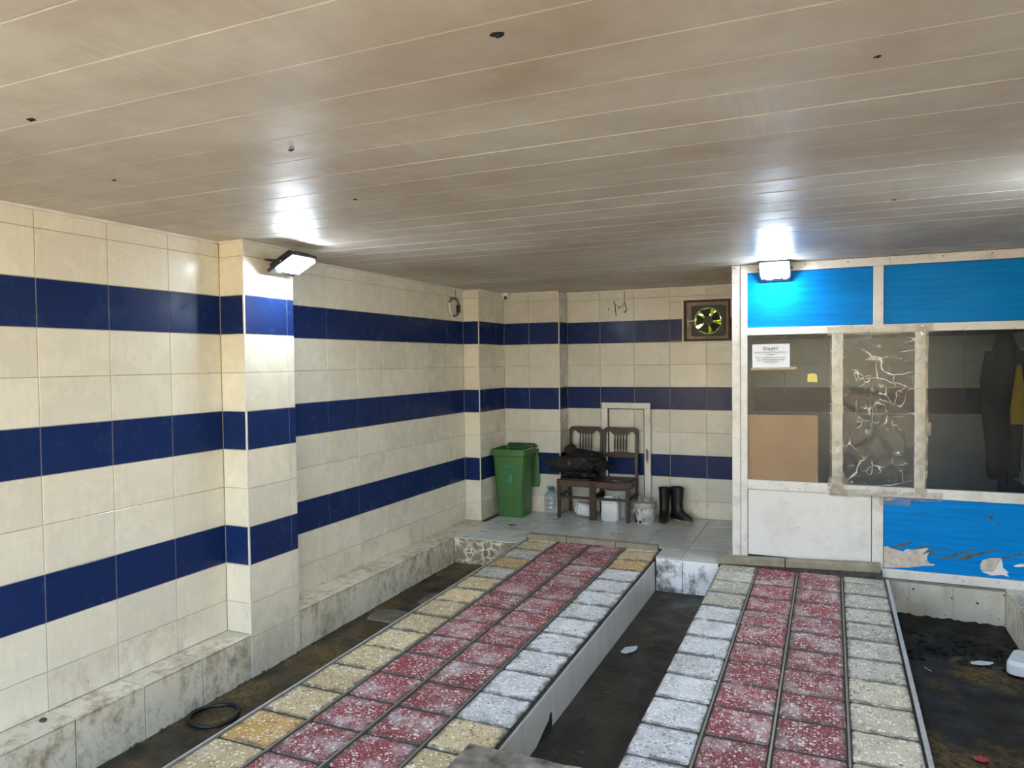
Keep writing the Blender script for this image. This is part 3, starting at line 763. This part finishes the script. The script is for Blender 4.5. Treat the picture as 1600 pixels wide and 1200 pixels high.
tag(b.build('safety_vest', 'yellow', smooth=True, loc=(1.355, 6.86, 1.26)), 'yellow cloth hanging in front of the dark jacket in the booth', 'cloth')

# ------------------------------------------------------------------ floodlights
def flood(name, label, loc, rz, tilt, arm):
    t = thing(name, label, 'floodlight', loc, rz, None)
    ro = Matrix.Rotation(tilt, 4, 'X')
    # local: lens faces -Y, tilted down by rotating about X
    b = MB(); b.box(-.125, .125, -.012, .014, -.135, .10, ro, bev=.006); b.box(-.105, .105, .012, .045, -.115, .07, ro, bev=.006); hs = b.build('housing', 'black_metal', t)
    b = MB()
    for i in range(7): b.box(-.075+.025*i-.003, -.075+.025*i+.003, .035, .055, -.06, .06, ro)
    b.build('cooling_fins', 'black_metal', t)
    b = MB(); b.box(-.105, .105, -.030, -.0115, -.075, .085, ro); b.build('lens', 'led', t)
    v = ro @ Vector((0, -.0128, -.105))
    text_mesh('MIX', .030, 'paper', 'lettering', hs, (v.x-.045, v.y, v.z), (R(90)+tilt, 0, 0))
    text_mesh('LED', .016, 'paper', 'lettering', hs, (v.x+.075, v.y, v.z), (R(90)+tilt, 0, 0))
    b = MB()
    for s_ in (-1, 1): b.tube([(s_*.132, 0, 0), (s_*.132, arm[0]*.6, arm[1]*.6), (s_*.10, arm[0], arm[1])], .006, 6)
    b.tube([(-.10, arm[0], arm[1]), (.10, arm[0], arm[1])], .007, 6)
    b.build('bracket', 'black_metal', t)
    return t
# lens normal: local -Y rotated down;  rz turns it to face the room
f1 = flood('floodlight', 'lit black floodlight on the pillar of the left wall', (-3.275, 3.86, 2.475), R(90), R(63), (.155, .02))
b = MB(); b.tube([(.02, .15, .03), (.09, .168, .045), (.16, .170, .0), (.30, .171, .008)], .004, 6); b.build('cable', 'black_metal', f1)
f2 = flood('floodlight', 'lit floodlight under the ceiling above the booth front', (-.428, 6.35, 2.535), 0, R(52), (.092, .02))
f3 = flood('floodlight', 'lit floodlight high on the right wall outside the frame', (1.26, 3.95, 2.475), R(-90), R(50), (.155, .02))

# ------------------------------------------------------------------ exhaust fan in the back wall
fx, fz = -1.238, 2.226
fa = thing('exhaust_fan', 'dark exhaust fan in a rusty frame high on the back wall', 'fan', (fx, YB, fz))
w, h = .247, .224
b = MB()
for (a0, a1, c0, c1) in ((-w, w, h-.022, h), (-w, w, -h, -h+.022), (-w, -w+.022, -h+.022, h-.022), (w-.022, w, -h+.022, h-.022)): b.box(a0, a1, -.022, .06, c0, c1)
b.build('frame', 'rust', fa)
b = MB()
for (a0, a1, c0, c1) in ((-w, w, h, h+.018), (-w, w, -h-.016, -h), (-w-.018, -w, -h-.016, h+.018)): b.box(a0, a1, -.010, .004, c0, c1)
b.build('outer_trim', 'white_trim', fa)
RC = .148; cx0, cz0 = .012, -.006
def ring_plate(b, half_w, half_h, cx, cz, r, y0, y1, n=48):
    def sq(a):
        c, s_ = math.cos(a), math.sin(a); k = min(half_w/abs(c) if abs(c) > 1e-6 else 9, half_h/abs(s_) if abs(s_) > 1e-6 else 9); return (c*k, s_*k)
    A = [2*math.pi*(i+.5)/n for i in range(n)]
    o0 = [b.bm.verts.new((sq(a)[0], y0, sq(a)[1])) for a in A]; i0 = [b.bm.verts.new((cx+r*math.cos(a), y0, cz+r*math.sin(a))) for a in A]
    o1 = [b.bm.verts.new((sq(a)[0], y1, sq(a)[1])) for a in A]; i1 = [b.bm.verts.new((cx+r*math.cos(a), y1, cz+r*math.sin(a))) for a in A]
    for k in range(n):
        j = (k+1) % n
        for p in ((o0[k], o0[j], i0[j], i0[k]), (i0[k], i0[j], i1[j], i1[k]), (i1[k], i1[j], o1[j], o1[k]), (o1[k], o1[j], o0[j], o0[k])): b.bm.faces.new(p)
b = MB(); ring_plate(b, w-.022, h-.022, cx0, cz0, RC+.012, .03, .045); b.build('backing_board', 'fan_board', fa)
b = MB()
t = bmesh.new(); b2 = MB(); ring_plate(b2, .178, .167, 0, 0, RC, -.012, .03)
bmesh.ops.transform(b2.bm, matrix=Matrix.Translation((cx0, 0, cz0)), verts=b2.bm.verts[:]); b2.build('housing', 'fan_dark', fa)
b = MB()
n = 40; b.tube([(cx0+(RC-.004)*math.cos(6.2832*i/n), -.010, cz0+(RC-.004)*math.sin(6.2832*i/n)) for i in range(n)], .004, 6, closed=True); b.build('rim_ring', 'bracket', fa, smooth=True)
b = MB(); b.lathe([(.0, 0), (.048, 0), (.052, .01), (.052, .06), (0, .062)], 20, cap0=False, cap1=False); b.build('motor_hub', 'fan_dark', fa, smooth=True, loc=(cx0, .045, cz0), rot=(R(90), 0, 0))
for k in range(5):
    m_ = MB(); a0 = 6.2832*k/5+.5
    rings = []
    for rr, wa, tw in ((.045, .50, .3), (.075, .54, .35), (.11, .56, .3), (.140, .50, .25)):
        P = []
        for s_, dy in ((-1, -.014), (1, .014)):
            a = a0+s_*wa*.8; P.append((cx0+rr*math.cos(a), .02+dy, cz0+rr*math.sin(a)))
        P += [(P[1][0], P[1][1]+.003, P[1][2]), (P[0][0], P[0][1]+.003, P[0][2])]
        rings.append(P)
    m_.loft(rings); m_.build('blade', 'fan_dark', fa, smooth=True)
b = MB()
for a in (.6, 2.2, 3.9, 5.3): b.tube([(cx0+.03*math.cos(a), .055, cz0+.03*math.sin(a)), (cx0+.165*math.cos(a), .05, cz0+.16*math.sin(a))], .007, 6)
b.build('motor_arms', 'fan_dark', fa)
b = MB(); b.box(-.205, -.130, -.020, -.013, -.010, .004); b.box(-.208, -.190, -.018, .03, -.032, .024); b.build('latch', 'bracket', fa)
# shrub outside behind the fan
sh = thing('shrub', 'sunlit green shrub outside, seen through the exhaust fan', 'shrub', (-1.55, 9.6, -.2))
b = MB()
for _ in range(5200):
    p = Vector((random.uniform(-1.1, 1.1), random.uniform(-.8, .9), random.uniform(1.7, 2.9))); s_ = random.uniform(.04, .09)
    q = Matrix.Translation(p) @ Matrix.Rotation(random.uniform(0, 6.28), 4, 'Z') @ Matrix.Rotation(random.uniform(-1.2, 1.2), 4, 'X')
    vs = [b.bm.verts.new(q @ Vector(c)) for c in ((-s_, 0, 0), (0, -s_*.5, .004), (s_, 0, 0), (0, s_*.5, .004))]; b.bm.faces.new(vs)
lf = b.build('foliage', 'leaf', sh); lf['kind'] = 'stuff'
lm = M['leaf']; lp = lm.node_tree.nodes['Principled BSDF']
tl = lm.node_tree.nodes.new('ShaderNodeBsdfTranslucent'); tl.inputs[0].default_value = (.50, .68, .09, 1)
ms = lm.node_tree.nodes.new('ShaderNodeMixShader'); ms.inputs[0].default_value = .5
lm.node_tree.links.new(lp.outputs[0], ms.inputs[1]); lm.node_tree.links.new(tl.outputs[0], ms.inputs[2]); lm.node_tree.links.new(ms.outputs[0], lm.node_tree.nodes['Material Output'].inputs[0])
b = MB()
for k in range(5): b.tube([(random.uniform(-.1, .1), 0, 0), (random.uniform(-.4, .4), 0, 1.5), (random.uniform(-.9, .9), random.uniform(-.3, .3), 3.2)], [.04, .025, .01], 6)
b.build('stem', 'wood', sh)
b = MB(); b.box(-12, 12, 8.3, 40, -.4, -.2); struct(b.build('ground', 'yard'))

# ------------------------------------------------------------------ wall fittings
wr_ = thing('wire_stub', 'thin dark wires left hanging on the upper back wall', 'wire', (-2.20, YB, 2.42))
b = MB(); b.tube([(-.075, -.006, .055), (-.06, -.010, .02), (-.055, -.006, -.05), (-.045, -.012, -.11)], .004, 6); b.build('wire', 'black_metal', wr_)
b = MB(); b.tube([(-.06, -.010, .02), (-.02, -.014, -.005), (.02, -.014, -.015), (.04, -.012, .015), (.05, -.008, .05), (.052, -.006, .175)], .0035, 6); b.build('wire', 'bracket', wr_)
b = MB(); b.tube([(.05, -.008, .04), (.07, -.012, -.02), (.078, -.012, -.05), (.055, -.008, -.065)], .004, 6); b.build('wire', 'black_metal', wr_)
for (x, z) in ((-.135, -.03), (-.015, -.02), (.055, -.07)):
    b = MB(); b.lathe([(.008, 0), (.008, .005), (.005, .006), (0, .0055)], 10, cap1=False); b.build('anchor_hole', 'hole', wr_, loc=(x, .001, z), rot=(R(90), 0, 0))
cp = thing('ceiling_camera', 'small white dome camera in the ceiling corner above the green bin', 'camera', (-3.475, 7.735, ZC))
b = MB(); b.lathe([(.058, 0), (.058, -.015), (.054, -.036), (.042, -.064), (.025, -.076), (0, -.079)], 24, cap1=False); b.build('dome', 'white_trim', cp, smooth=True)
b = MB(); b.lathe([(.018, 0), (.018, .014), (.012, .016), (0, .014)], 16, cap1=False); b.build('lens', 'black_metal', cp, smooth=True, loc=(.014, -.040, -.052), rot=(R(115), 0, R(15)))
b = MB(); b.box(-.075, -.045, -.03, .03, -.045, -.001, bev=.006); b.build('junction_box', 'sole', cp)
rg = thing('round_bracket', 'round metal lamp bracket ring on the upper left wall before the corner', 'bracket', (X2, 6.89, 2.395))
n = 28; b = MB(); b.tube([(.018, .115*math.cos(6.2832*i/n), .095*math.sin(6.2832*i/n)) for i in range(1, n-2)], .011, 6); b.build('ring', 'bracket', rg, smooth=True)
b = MB(); b.tube([(.02, -.117*math.cos(a), .097*math.sin(a)) for a in [x*.12 for x in range(-9, 4)]], .017, 8); b.build('white_cover', 'white_trim', rg, smooth=True)
b = MB(); b.box(.0, .03, .075, .125, -.055, .03, bev=.006); b.build('clamp', 'black_metal', rg)
b = MB(); b.tube([(.01, .06, .09), (.008, .05, .15), (.008, .045, .2)], .004, 6); b.build('cable', 'bracket', rg)

# loose door frame against the back wall
dr = thing('door_frame', 'narrow white hatch door frame with a handle against the back wall', 'door frame', (-2.133, YB-.032, ZF))
def df(name, x0, x1, z0, z1):
    m_ = MB(); m_.box(x0, x1, -.02, .028, z0, z1, bev=.004); m_.build(name, 'upvc', dr)
H = 1.268
df('stile', -.282, -.212, 0, H-.066); df('stile', .212, .282, 0, H-.066); df('top_rail', -.282, .282, H-.066, H); df('bottom_rail', -.212, .212, 0, .066)
b = MB()
for (x0, x1, z0, z1) in ((-.212, -.204, .066, H-.066), (.204, .212, .066, H-.066), (-.204, .204, H-.074, H-.066)): b.box(x0, x1, -.014, .01, z0, z1)
b.build('gasket', 'black_metal', dr)
b = MB(); b.box(.232, .258, -.030, -.020, .60, .74, bev=.004); b.tube([(.245, -.03, .64), (.245, -.055, .645), (.245, -.058, .72), (.245, -.056, .76)], .008, 8); b.build('handle', 'bracket', dr)

# ------------------------------------------------------------------ green wheelie bin
bn = thing('wheelie_bin', 'open green wheelie bin in the corner of the tiled platform', 'bin', (-3.305, 7.40, ZF), R(2))
def rrect(cx, cy, hw, hd, z, r=.04, n=4):
    P = []
    for (sx, sy, a0) in ((1, -1, -90), (1, 1, 0), (-1, 1, 90), (-1, -1, 180)):
        for k in range(n+1):
            a = R(a0+90*k/n); P.append((cx+sx*(hw-r)+r*math.cos(a), cy+sy*(hd-r)+r*math.sin(a), z))
    return P
b = MB()
b.loft([rrect(0, .155, .140, .150, 0), rrect(0, .155, .150, .158, .02), rrect(0, .15, .190, .195, .70), rrect(0, .15, .185, .19, .70), rrect(0, .155, .145, .153, .03)], cap0=True, cap1=True)
b.build('body', 'bin', bn, smooth=True)
b = MB(); b.loft([rrect(0, .15, .190, .195, .690), rrect(0, .148, .203, .212, .700), rrect(0, .148, .205, .214, .765), rrect(0, .148, .196, .205, .772), rrect(0, .15, .182, .187, .768), rrect(0, .15, .182, .187, .69)], cap0=False, cap1=False); b.build('rim', 'bin', bn, smooth=True)
b = MB()
b.loft([rrect(.035, .350, .19, .014, z, .012, 3) for z in (.30, .32, .62, .74)]); b.build('lid', 'bin_dark', bn, smooth=True)
b = MB(); b.box(.02, .235, .332, .352, .31, .66, bev=.012); b.build('lid_edge', 'bin', bn)
b = MB(); b.tube([(-.16, .352, .765), (-.15, .362, .79), (.17, .362, .79), (.205, .352, .765)], .013, 8); b.box(-.15, .17, .33, .37, .755, .785, bev=.006); b.build('handle', 'bin_dark', bn, smooth=True)
for s_ in (-1, 1):
    b = MB(); b.lathe([(.0, -.02), (.06, -.02), (.075, -.012), (.075, .012), (.06, .02), (0, .02)], 20, cap0=False, cap1=False); b.build('wheel', 'rubber', bn, smooth=True, loc=(s_*.12, .275, .075), rot=(0, R(90), 0))
for k in range(3):
    b = MB(); b.box(.188, .198, .03+.11*k, .07+.11*k, .60, .685, bev=.004); b.build('rib', 'bin', bn)
tx = text_mesh('ƏMƏKA', .055, 'teal', 'lettering', bn, (-.015, -.042, .575), (R(87), 0, 0))
b = MB(); n = 22
b.tube([(-.03+.05*math.cos(a), 0, .045*math.sin(a)) for a in [.7+4.6*i/n for i in range(n+1)]], .006, 5)
b.prism([(-.005, -.045), (.03, -.06), (.045, .0), (.05, .05), (.02, .075), (-.01, .055), (.012, .02)], -.002, .002); b.build('printed_emblem', 'teal', bn, loc=(0, -.031, .455), rot=(R(-3), 0, 0))
b = MB(); b.lathe([(.014, 0), (.010, .006), (0, .008)], 12, cap1=False); b.build('moulded_boss', 'bin', bn, loc=(-.02, -.006, .09), rot=(R(90), 0, 0))

# ------------------------------------------------------------------ chairs
def chair(label, x, with_pad):
    t = thing('dining_chair', label, 'chair', (x, 7.77, ZF), 0, 'old wooden chairs at the back wall')
    hw = .188
    for s_ in (-1, 1):
        b = MB(); X0 = s_*hw
        b.loft([[(X0-.017, -.205, z), (X0+.017, -.205, z), (X0+.017, -.205+d, z), (X0-.017, -.205+d, z)] for z, d in ((0, .028), (.35, .04), (.432, .042))]); b.build('leg', 'wood', t)
        b = MB()
        b.loft([[(X0-.016, y0, z), (X0+.016, y0, z), (X0+.016, y0+.034, z), (X0-.016, y0+.034, z)] for z, y0 in ((0, .195), (.25, .178), (.43, .175), (.70, .195), (.925, .217))]); b.build('leg', 'wood', t)
        b = MB(); b.box(X0-.011, X0+.011, -.17, .18, .225, .255); b.build('stretcher', 'wood', t)
        b = MB(); b.box(X0-.012, X0+.012, -.17, .18, .352, .425); b.build('seat_rail', 'wood_seat', t)
    b = MB(); b.box(-hw+.015, hw-.015, -.200, -.178, .225, .252); b.build('stretcher', 'wood', t)
    b = MB(); b.box(-hw+.015, hw-.015, -.205, -.180, .358, .425); b.build('seat_rail', 'wood_seat', t)
    b = MB(); b.box(-hw+.015, hw-.015, .178, .200, .375, .43); b.build('seat_rail', 'wood_seat', t)
    # top rail with rounded shoulders and two arched cut-outs
    o = hw+.016
    P = [(-o, .885), (-o, .95)] + [(-o+.055-.055*math.cos(a), .935+.055*math.sin(a)) for a in (R(25), R(50), R(75), R(90))] + [(o-.055+.055*math.cos(a), .935+.055*math.sin(a)) for a in (R(90), R(75), R(50), R(25))] + [(o, .95), (o, .885)]
    P += [(o-.03, .885), (.165, .925), (.148, .942), (.12, .942), (.10, .925), (.088, .912), (-.088, .912), (-.10, .925), (-.12, .942), (-.148, .942), (-.165, .925), (-o+.03, .885)]
    b = MB(); b.prism(P, .212, .244); b.build('top_rail', 'wood', t)
    P = [(-hw+.01, .70), (-.10, .705), (-.085, .712), (.085, .712), (.10, .705), (hw-.01, .70), (hw-.01, .662), (.13, .65), (-.13, .65), (-hw+.01, .662)]
    b = MB(); b.prism(P, .200, .225); b.build('cross_rail', 'wood', t)
    for k in range(5):
        b = MB(); X0 = -.068+.034*k
        b.lathe([(.007, 0), (.010, .02), (.006, .035), (.010, .07), (.010, .16), (.006, .19), (.010, .21), (.007, .24)], 8); b.build('spindle', 'wood', t, smooth=True, loc=(X0, .213, .69), rot=(R(-3.5), 0, 0))
    if with_pad:
        b = MB(); b.loft([rrect(0, -.01, .175, .185, z, .03) for z in (.425, .44, .447)]); b.build('seat', 'cloth_grey', t, smooth=True)
    else:
        m_ = sheet(10, 8, .34, .34, lambda u, v, w, h: (u*w-w/2, v*h-h/2, .395-.03*math.sin(3.14*u)*math.sin(3.14*v)+.012*mnoise.noise(Vector((u*7, v*7, 2)))))
        m_.build('seat_webbing', 'dark_board', t, smooth=True)
    return t
chair('dark wooden slat-back chair with black clothes piled on its seat', -2.597, True)
chair('dark wooden slat-back chair with an empty seat frame over a white canister', -2.186, False)
# clothes on the chair
def lump(b, c, s, seed, amp=.25, sub=3, fr=3.):
    t = bmesh.new(); bmesh.ops.create_icosphere(t, subdivisions=sub, radius=1)
    for v in t.verts:
        d = 1+amp*mnoise.noise(v.co*fr*.5+Vector((seed, 0, 0)))+amp*.5*mnoise.noise(v.co*fr*1.6+Vector((0, seed, 0)))
        v.co = Vector((c[0]+v.co.x*s[0]*d, c[1]+v.co.y*s[1]*d, c[2]+v.co.z*s[2]*d))
    return b._merge(t)
bk = thing('jacket_bundle', 'bundle of black jackets heaped on the wooden chair', 'clothes', (-2.58, 7.75, .565))
b = MB(); lump(b, (-.12, -.08, .085), (.25, .085, .085), 1., .4, 4, 4.); lump(b, (.09, -.03, .12), (.19, .12, .105), 5., .4, 4, 4.); lump(b, (.26, -.05, .075), (.13, .07, .045), 8., .5, 4, 4.); lump(b, (.0, .05, .16), (.16, .09, .07), 9., .5, 4, 4.); b.build('coat', 'cloth_black', bk, smooth=True)
b = MB(); lump(b, (-.16, -.13, .10), (.18, .05, .062), 12., .35, 4, 4.); lump(b, (.02, -.125, .11), (.10, .05, .07), 13., .35, 4, 4.); b.build('grey_sleeve', 'cloth_grey', bk, smooth=True)
b = MB(); b.box(-.085, -.045, -.205, -.185, .09, .13, bev=.004); b.build('buckle', 'rust', bk)
b = MB(); b.tube([(-.30, -.11, .05), (-.37, -.13, .08), (-.385, -.13, .115), (-.34, -.12, .14), (-.24, -.13, .12)], .010, 6); b.build('strap', 'cloth_grey', bk, smooth=True)
b = MB(); b.box(-.08, .40, -.03, .01, .055, .07, bev=.004); b.build('belt', 'cloth_black', bk)
b = MB(); lump(b, (.0, 0, .035), (.19, .16, .035), 20., .5, 4, 4.); lump(b, (-.1, -.11, .04), (.08, .05, .03), 23., .5, 4); lump(b, (.1, -.12, .04), (.09, .05, .032), 25., .5, 4)
tag(b.build('folded_cloth', 'cloth_black', smooth=True, loc=(-2.58, 7.75, .505)), 'dark folded cloths under the jacket bundle on the chair', 'cloth')
cpx = thing('cap', 'dark maroon cap on top of the black jackets', 'cap', (-2.725, 7.83, .735))
b = MB(); lump(b, (0, 0, .045), (.072, .075, .075), 31., .12); b.build('crown', 'cloth_red', cpx, smooth=True)
b = MB(); lump(b, (.075, -.02, .015), (.07, .06, .014), 33., .1); b.build('peak', 'cloth_red', cpx, smooth=True)

# ------------------------------------------------------------------ bottles, canisters, pails, boots
jg = thing('water_jug', 'clear blue plastic water jug with blue cap beside the green bin', 'bottle', (-2.915, 7.69, ZF))
pr = [(.0, .0), (.07, .0), (.08, .012), (.082, .05), (.078, .06), (.082, .07), (.082, .10), (.078, .11), (.082, .12), (.082, .15), (.078, .16), (.082, .17), (.082, .215), (.07, .245), (.045, .272), (.028, .285), (.024, .29)]
b = MB(); b.lathe(pr, 28, cap0=False); b.build('bottle_body', 'jug', jg, smooth=True)
b = MB(); b.lathe([(.031, 0), (.033, .005), (.032, .034), (0, .036)], 20, (0, 0, .285), cap1=False); b.build('cap', 'blue_cap', jg, smooth=True)
b = MB(); b.tube([(-.03, 0, .288), (-.05, 0, .30), (-.055, 0, .315), (-.04, 0, .318), (-.025, 0, .305)], .005, 6); b.build('carry_ring', 'blue_cap', jg, smooth=True)
def canister(name, label, loc, w, d, h, rot=(0, 0, 0)):
    t = thing(name, label, 'canister', loc); t.rotation_euler = rot
    b = MB(); r = min(w, d)*.25
    b.loft([rrect(0, 0, w/2*k, d/2*k, z, r*k) for k, z in ((.9, 0), (1, .012), (1, h*.72), (.97, h*.735), (1, h*.75), (1, h*.86), (.93, h*.93), (.6, h*.96))]); b.build('body', 'white_plastic', t, smooth=True)
    b = MB(); b.tube([(-w*.34, 0, h*.93), (-w*.30, 0, h*.99), (-w*.05, 0, h*1.0), (w*.1, 0, h*.985), (w*.14, 0, h*.94)], .012, 8); b.build('handle', 'white_plastic', t, smooth=True)
    b = MB(); b.lathe([(.020, 0), (.022, .004), (.022, .026), (0, .028)], 16, (w*.34, 0, h*.93), cap1=False); b.build('cap', 'grey_plastic', t, smooth=True)
    return t
canister('canister', 'upright white plastic canister under the empty wooden chair', (-2.212, 7.66, ZF), .195, .13, .255)
canister('canister', 'toppled white plastic canister under the chair with clothes', (-2.44, 7.735, ZF+.073), .145, .145, .19, (R(8), R(-78), R(14)))
bu = thing('bucket', 'plain pale grey bucket behind the upright white canister', 'bucket', (-2.19, 7.87, ZF))
b = MB(); b.lathe([(.115, 0), (.12, .004), (.142, .29), (.15, .295), (.15, .312), (.138, .312), (.112, .01)], 32); b.build('pail_body', 'grey_plastic', bu, smooth=True)
b = MB(); b.lathe([(.147, .25), (.151, .252), (.151, .262), (.147, .264)], 32, cap0=False, cap1=False); b.build('rim_band', 'grey_plastic', bu, smooth=True)
pb = thing('paint_bucket', 'paint-spattered printed paint bucket beside the black boots', 'bucket', (-1.848, 7.70, ZF))
b = MB(); b.lathe([(.112, 0), (.116, .005), (.118, .19), (.124, .195), (.124, .212), (.118, .212), (.108, .01)], 32); b.build('pail_body', 'pail', pb, smooth=True)
text_mesh('20', .05, 'ink', 'lettering', pb, (.012, -.120, .045), (R(90), 0, R(4)))
b = MB(); n = 30; rings = []
for rr, z in ((.129, .16), (.130, .20), (.127, .222), (.10, .235), (.06, .24), (.02, .25)):
    rings.append([((rr+.010*mnoise.noise(Vector((math.cos(6.2832*i/n)*4, math.sin(6.2832*i/n)*4, z*30))))*math.cos(6.2832*i/n), (rr+.008*mnoise.noise(Vector((i*.7, z*40, 2))))*math.sin(6.2832*i/n), z+.012*mnoise.noise(Vector((math.cos(6.2832*i/n)*5, math.sin(6.2832*i/n)*5, z*9)))) for i in range(n)])
b.loft(rings, False, True); lump(b, (.03, -.02, .245), (.05, .04, .03), 41., .4); lump(b, (-.05, .0, .25), (.018, .02, .05), 44., .4); b.build('plastic_wrap', 'bagfilm', pb, smooth=True)
def boot(label, loc, rz):
    t = thing('rubber_boot', label, 'boot', loc, rz)
    # sole outline along +Y (toe)
    b = MB(); rings = []
    for (cy, z, rx_, ry_) in ((0, .36, .062, .072), (0, .33, .060, .070), (0, .20, .054, .062), (.004, .13, .050, .060), (.012, .10, .052, .072), (.04, .075, .050, .105), (.05, .05, .049, .125), (.052, .022, .048, .132)):
        rings.append([(rx_*math.cos(6.2832*i/24), cy+ry_*math.sin(6.2832*i/24), z) for i in range(24)])
    b.loft(rings, False, True); b.build('shaft', 'rubber', t, smooth=True)
    b = MB(); b.lathe([(.060, 0), (.064, .003), (.064, .02), (.060, .022), (.052, .02), (.050, -.05)], 24, (0, 0, .345), cap0=False); b.build('cuff', 'rubber', t, smooth=True)
    for v in t.children[-1].data.vertices: v.co.y *= 1.16
    b = MB(); b.loft([[(.05*k*math.cos(6.2832*i/24)*(1-.12*math.sin(6.2832*i/24)**2), .052+.137*k*math.sin(6.2832*i/24), z) for i in range(24)] for k, z in ((.96, 0), (1.02, .006), (1.02, .024))]); b.build('sole', 'sole', t, smooth=True)
    return t
boot('black rubber boot standing next to the paint bucket', (-1.655, 7.82, ZF), R(184))
boot('black rubber boot with toe pointing away from the paint bucket', (-1.540, 7.90, ZF), R(-118))

# ------------------------------------------------------------------ things in the channels and small litter
hs_ = thing('rubber_hose_ring', 'black rubber hose ring lying in the left channel', 'hose', (-3.285, 3.10, zl(3.1)+.012))
n = 40; b = MB(); b.tube([(.135*math.cos(6.2832*i/n), .135*math.sin(6.2832*i/n), .006*math.sin(6.2832*i/n*2)) for i in range(n)], .012, 8, closed=True); b.build('hose', 'rubber', hs_, smooth=True)
b = MB(); b.tube([(.138, -.02, .0), (.134, .02, .0)], .0155, 10); b.build('joint_sleeve', 'rubber', hs_, smooth=True)
b = MB(); N2 = 14
b.loft([[(-1.535+.03*mnoise.noise(Vector((k, 2, 0)))*0 + .83*i/N2, 2.945+(.018*mnoise.noise(Vector((i*.6, 3, 1)))) if k in (0, 3) else 2.60, z) for k, z in ((0, .004), (1, .004), (2, .034), (3, .034+.003*mnoise.noise(Vector((i*.5, 1, 1)))))] for i in range(N2+1)])
bmesh.ops.bevel(b.bm, geom=b.bm.edges[:], offset=.003, segments=1, affect='EDGES')
tag(b.build('board', 'dark_board', loc=(0, 0, .002)), 'weathered grey board bridging the channel between the two tracks', 'board')
b = MB(); b.loft([rrect(0, 0, .14*k, .065*k, z, .05*k) for k, z in ((.8, 0), (1, .015), (1, .075), (.85, .098))])
wc = thing('white_container', 'white plastic container lying at the foot of the right ledge', 'container', (1.13, 5.58, -.247), R(70))
b.build('body', 'white_plastic', wc, smooth=True)
b = MB(); b.box(-.10, .02, -.069, -.064, .028, .07); b.build('worn_print', 'grey_plastic', wc)
def scrap(name, label, cat, loc, rz, s, mat, seed):
    m_ = sheet(8, 5, s[0], s[1], lambda u, v, w, h: ((u-.5)*w, (v-.5)*h*(.25+.75*math.sin(3.14*min(1, u*.9+.1))), .004+.012*abs(mnoise.noise(Vector((u*3, v*3, seed))))))
    return tag(m_.build(name, mat, smooth=True, loc=loc, rot=(0, 0, rz)), label, cat)
scrap('plastic_scrap', 'pale bluish plastic scrap on the muddy channel bed right of the track', 'litter', (.92, 5.61, -.243), R(25), (.15, .07), 'blue_scrap', 1.)
scrap('plastic_scrap', 'white plastic scrap on the dark middle channel bed', 'litter', (-1.30, 4.96, -.245), R(70), (.17, .08), 'blue_scrap', 3.)
scrap('wrapper', 'red wrapper scrap on the channel bed at the lower edge of the view', 'litter', (.70, 4.25, -.243), R(10), (.07, .05), 'red_scrap', 5.)
scrap('straw_bit', 'thin pale straw bit on the muddy channel bed right of the track', 'litter', (.58, 5.36, -.243), R(-60), (.07, .008), 'blue_scrap', 6.)
def pebble(label, loc, r, mat, seed):
    b = MB(); lump(b, (0, 0, r*.5), (r*1.3, r, r*.55), seed, .3, 2); tag(b.build('pebble', mat, smooth=True, loc=loc), label, 'pebble')
pebble('small dark pebble on the tiled ledge of the left wall', (-3.571, 2.295, .047), .016, 'dirt', 2.)
b = MB(); lump(b, (0, 0, .006), (.03, .018, .008), 51., .4, 2); lump(b, (.035, .01, .005), (.015, .012, .007), 52., .4, 2)
tag(b.build('dry_leaf', 'dirt', smooth=True, loc=(-3.13, 7.03, ZF)), 'small dry leaf on the grey platform tiles before the green bin', 'leaf')
crumbs(-2.4, 7.56, 7.66, lambda y: ZF, 8, (.005, .012)).build('dirt_specks', 'dirt', fl, kind='stuff')
b = MB()
for _ in range(60):
    r = random.uniform(.004, .012); x = random.uniform(-1.35, -.95); yy = random.uniform(2.9, 5.2)
    t_ = bmesh.new(); bmesh.ops.create_icosphere(t_, subdivisions=1, radius=r); b._merge(t_, Matrix.Translation((x, yy, -.247)) @ Matrix.Diagonal((1.4, 1, .5, 1)))
b.build('dirt_specks', 'dirt', fl, kind='stuff')
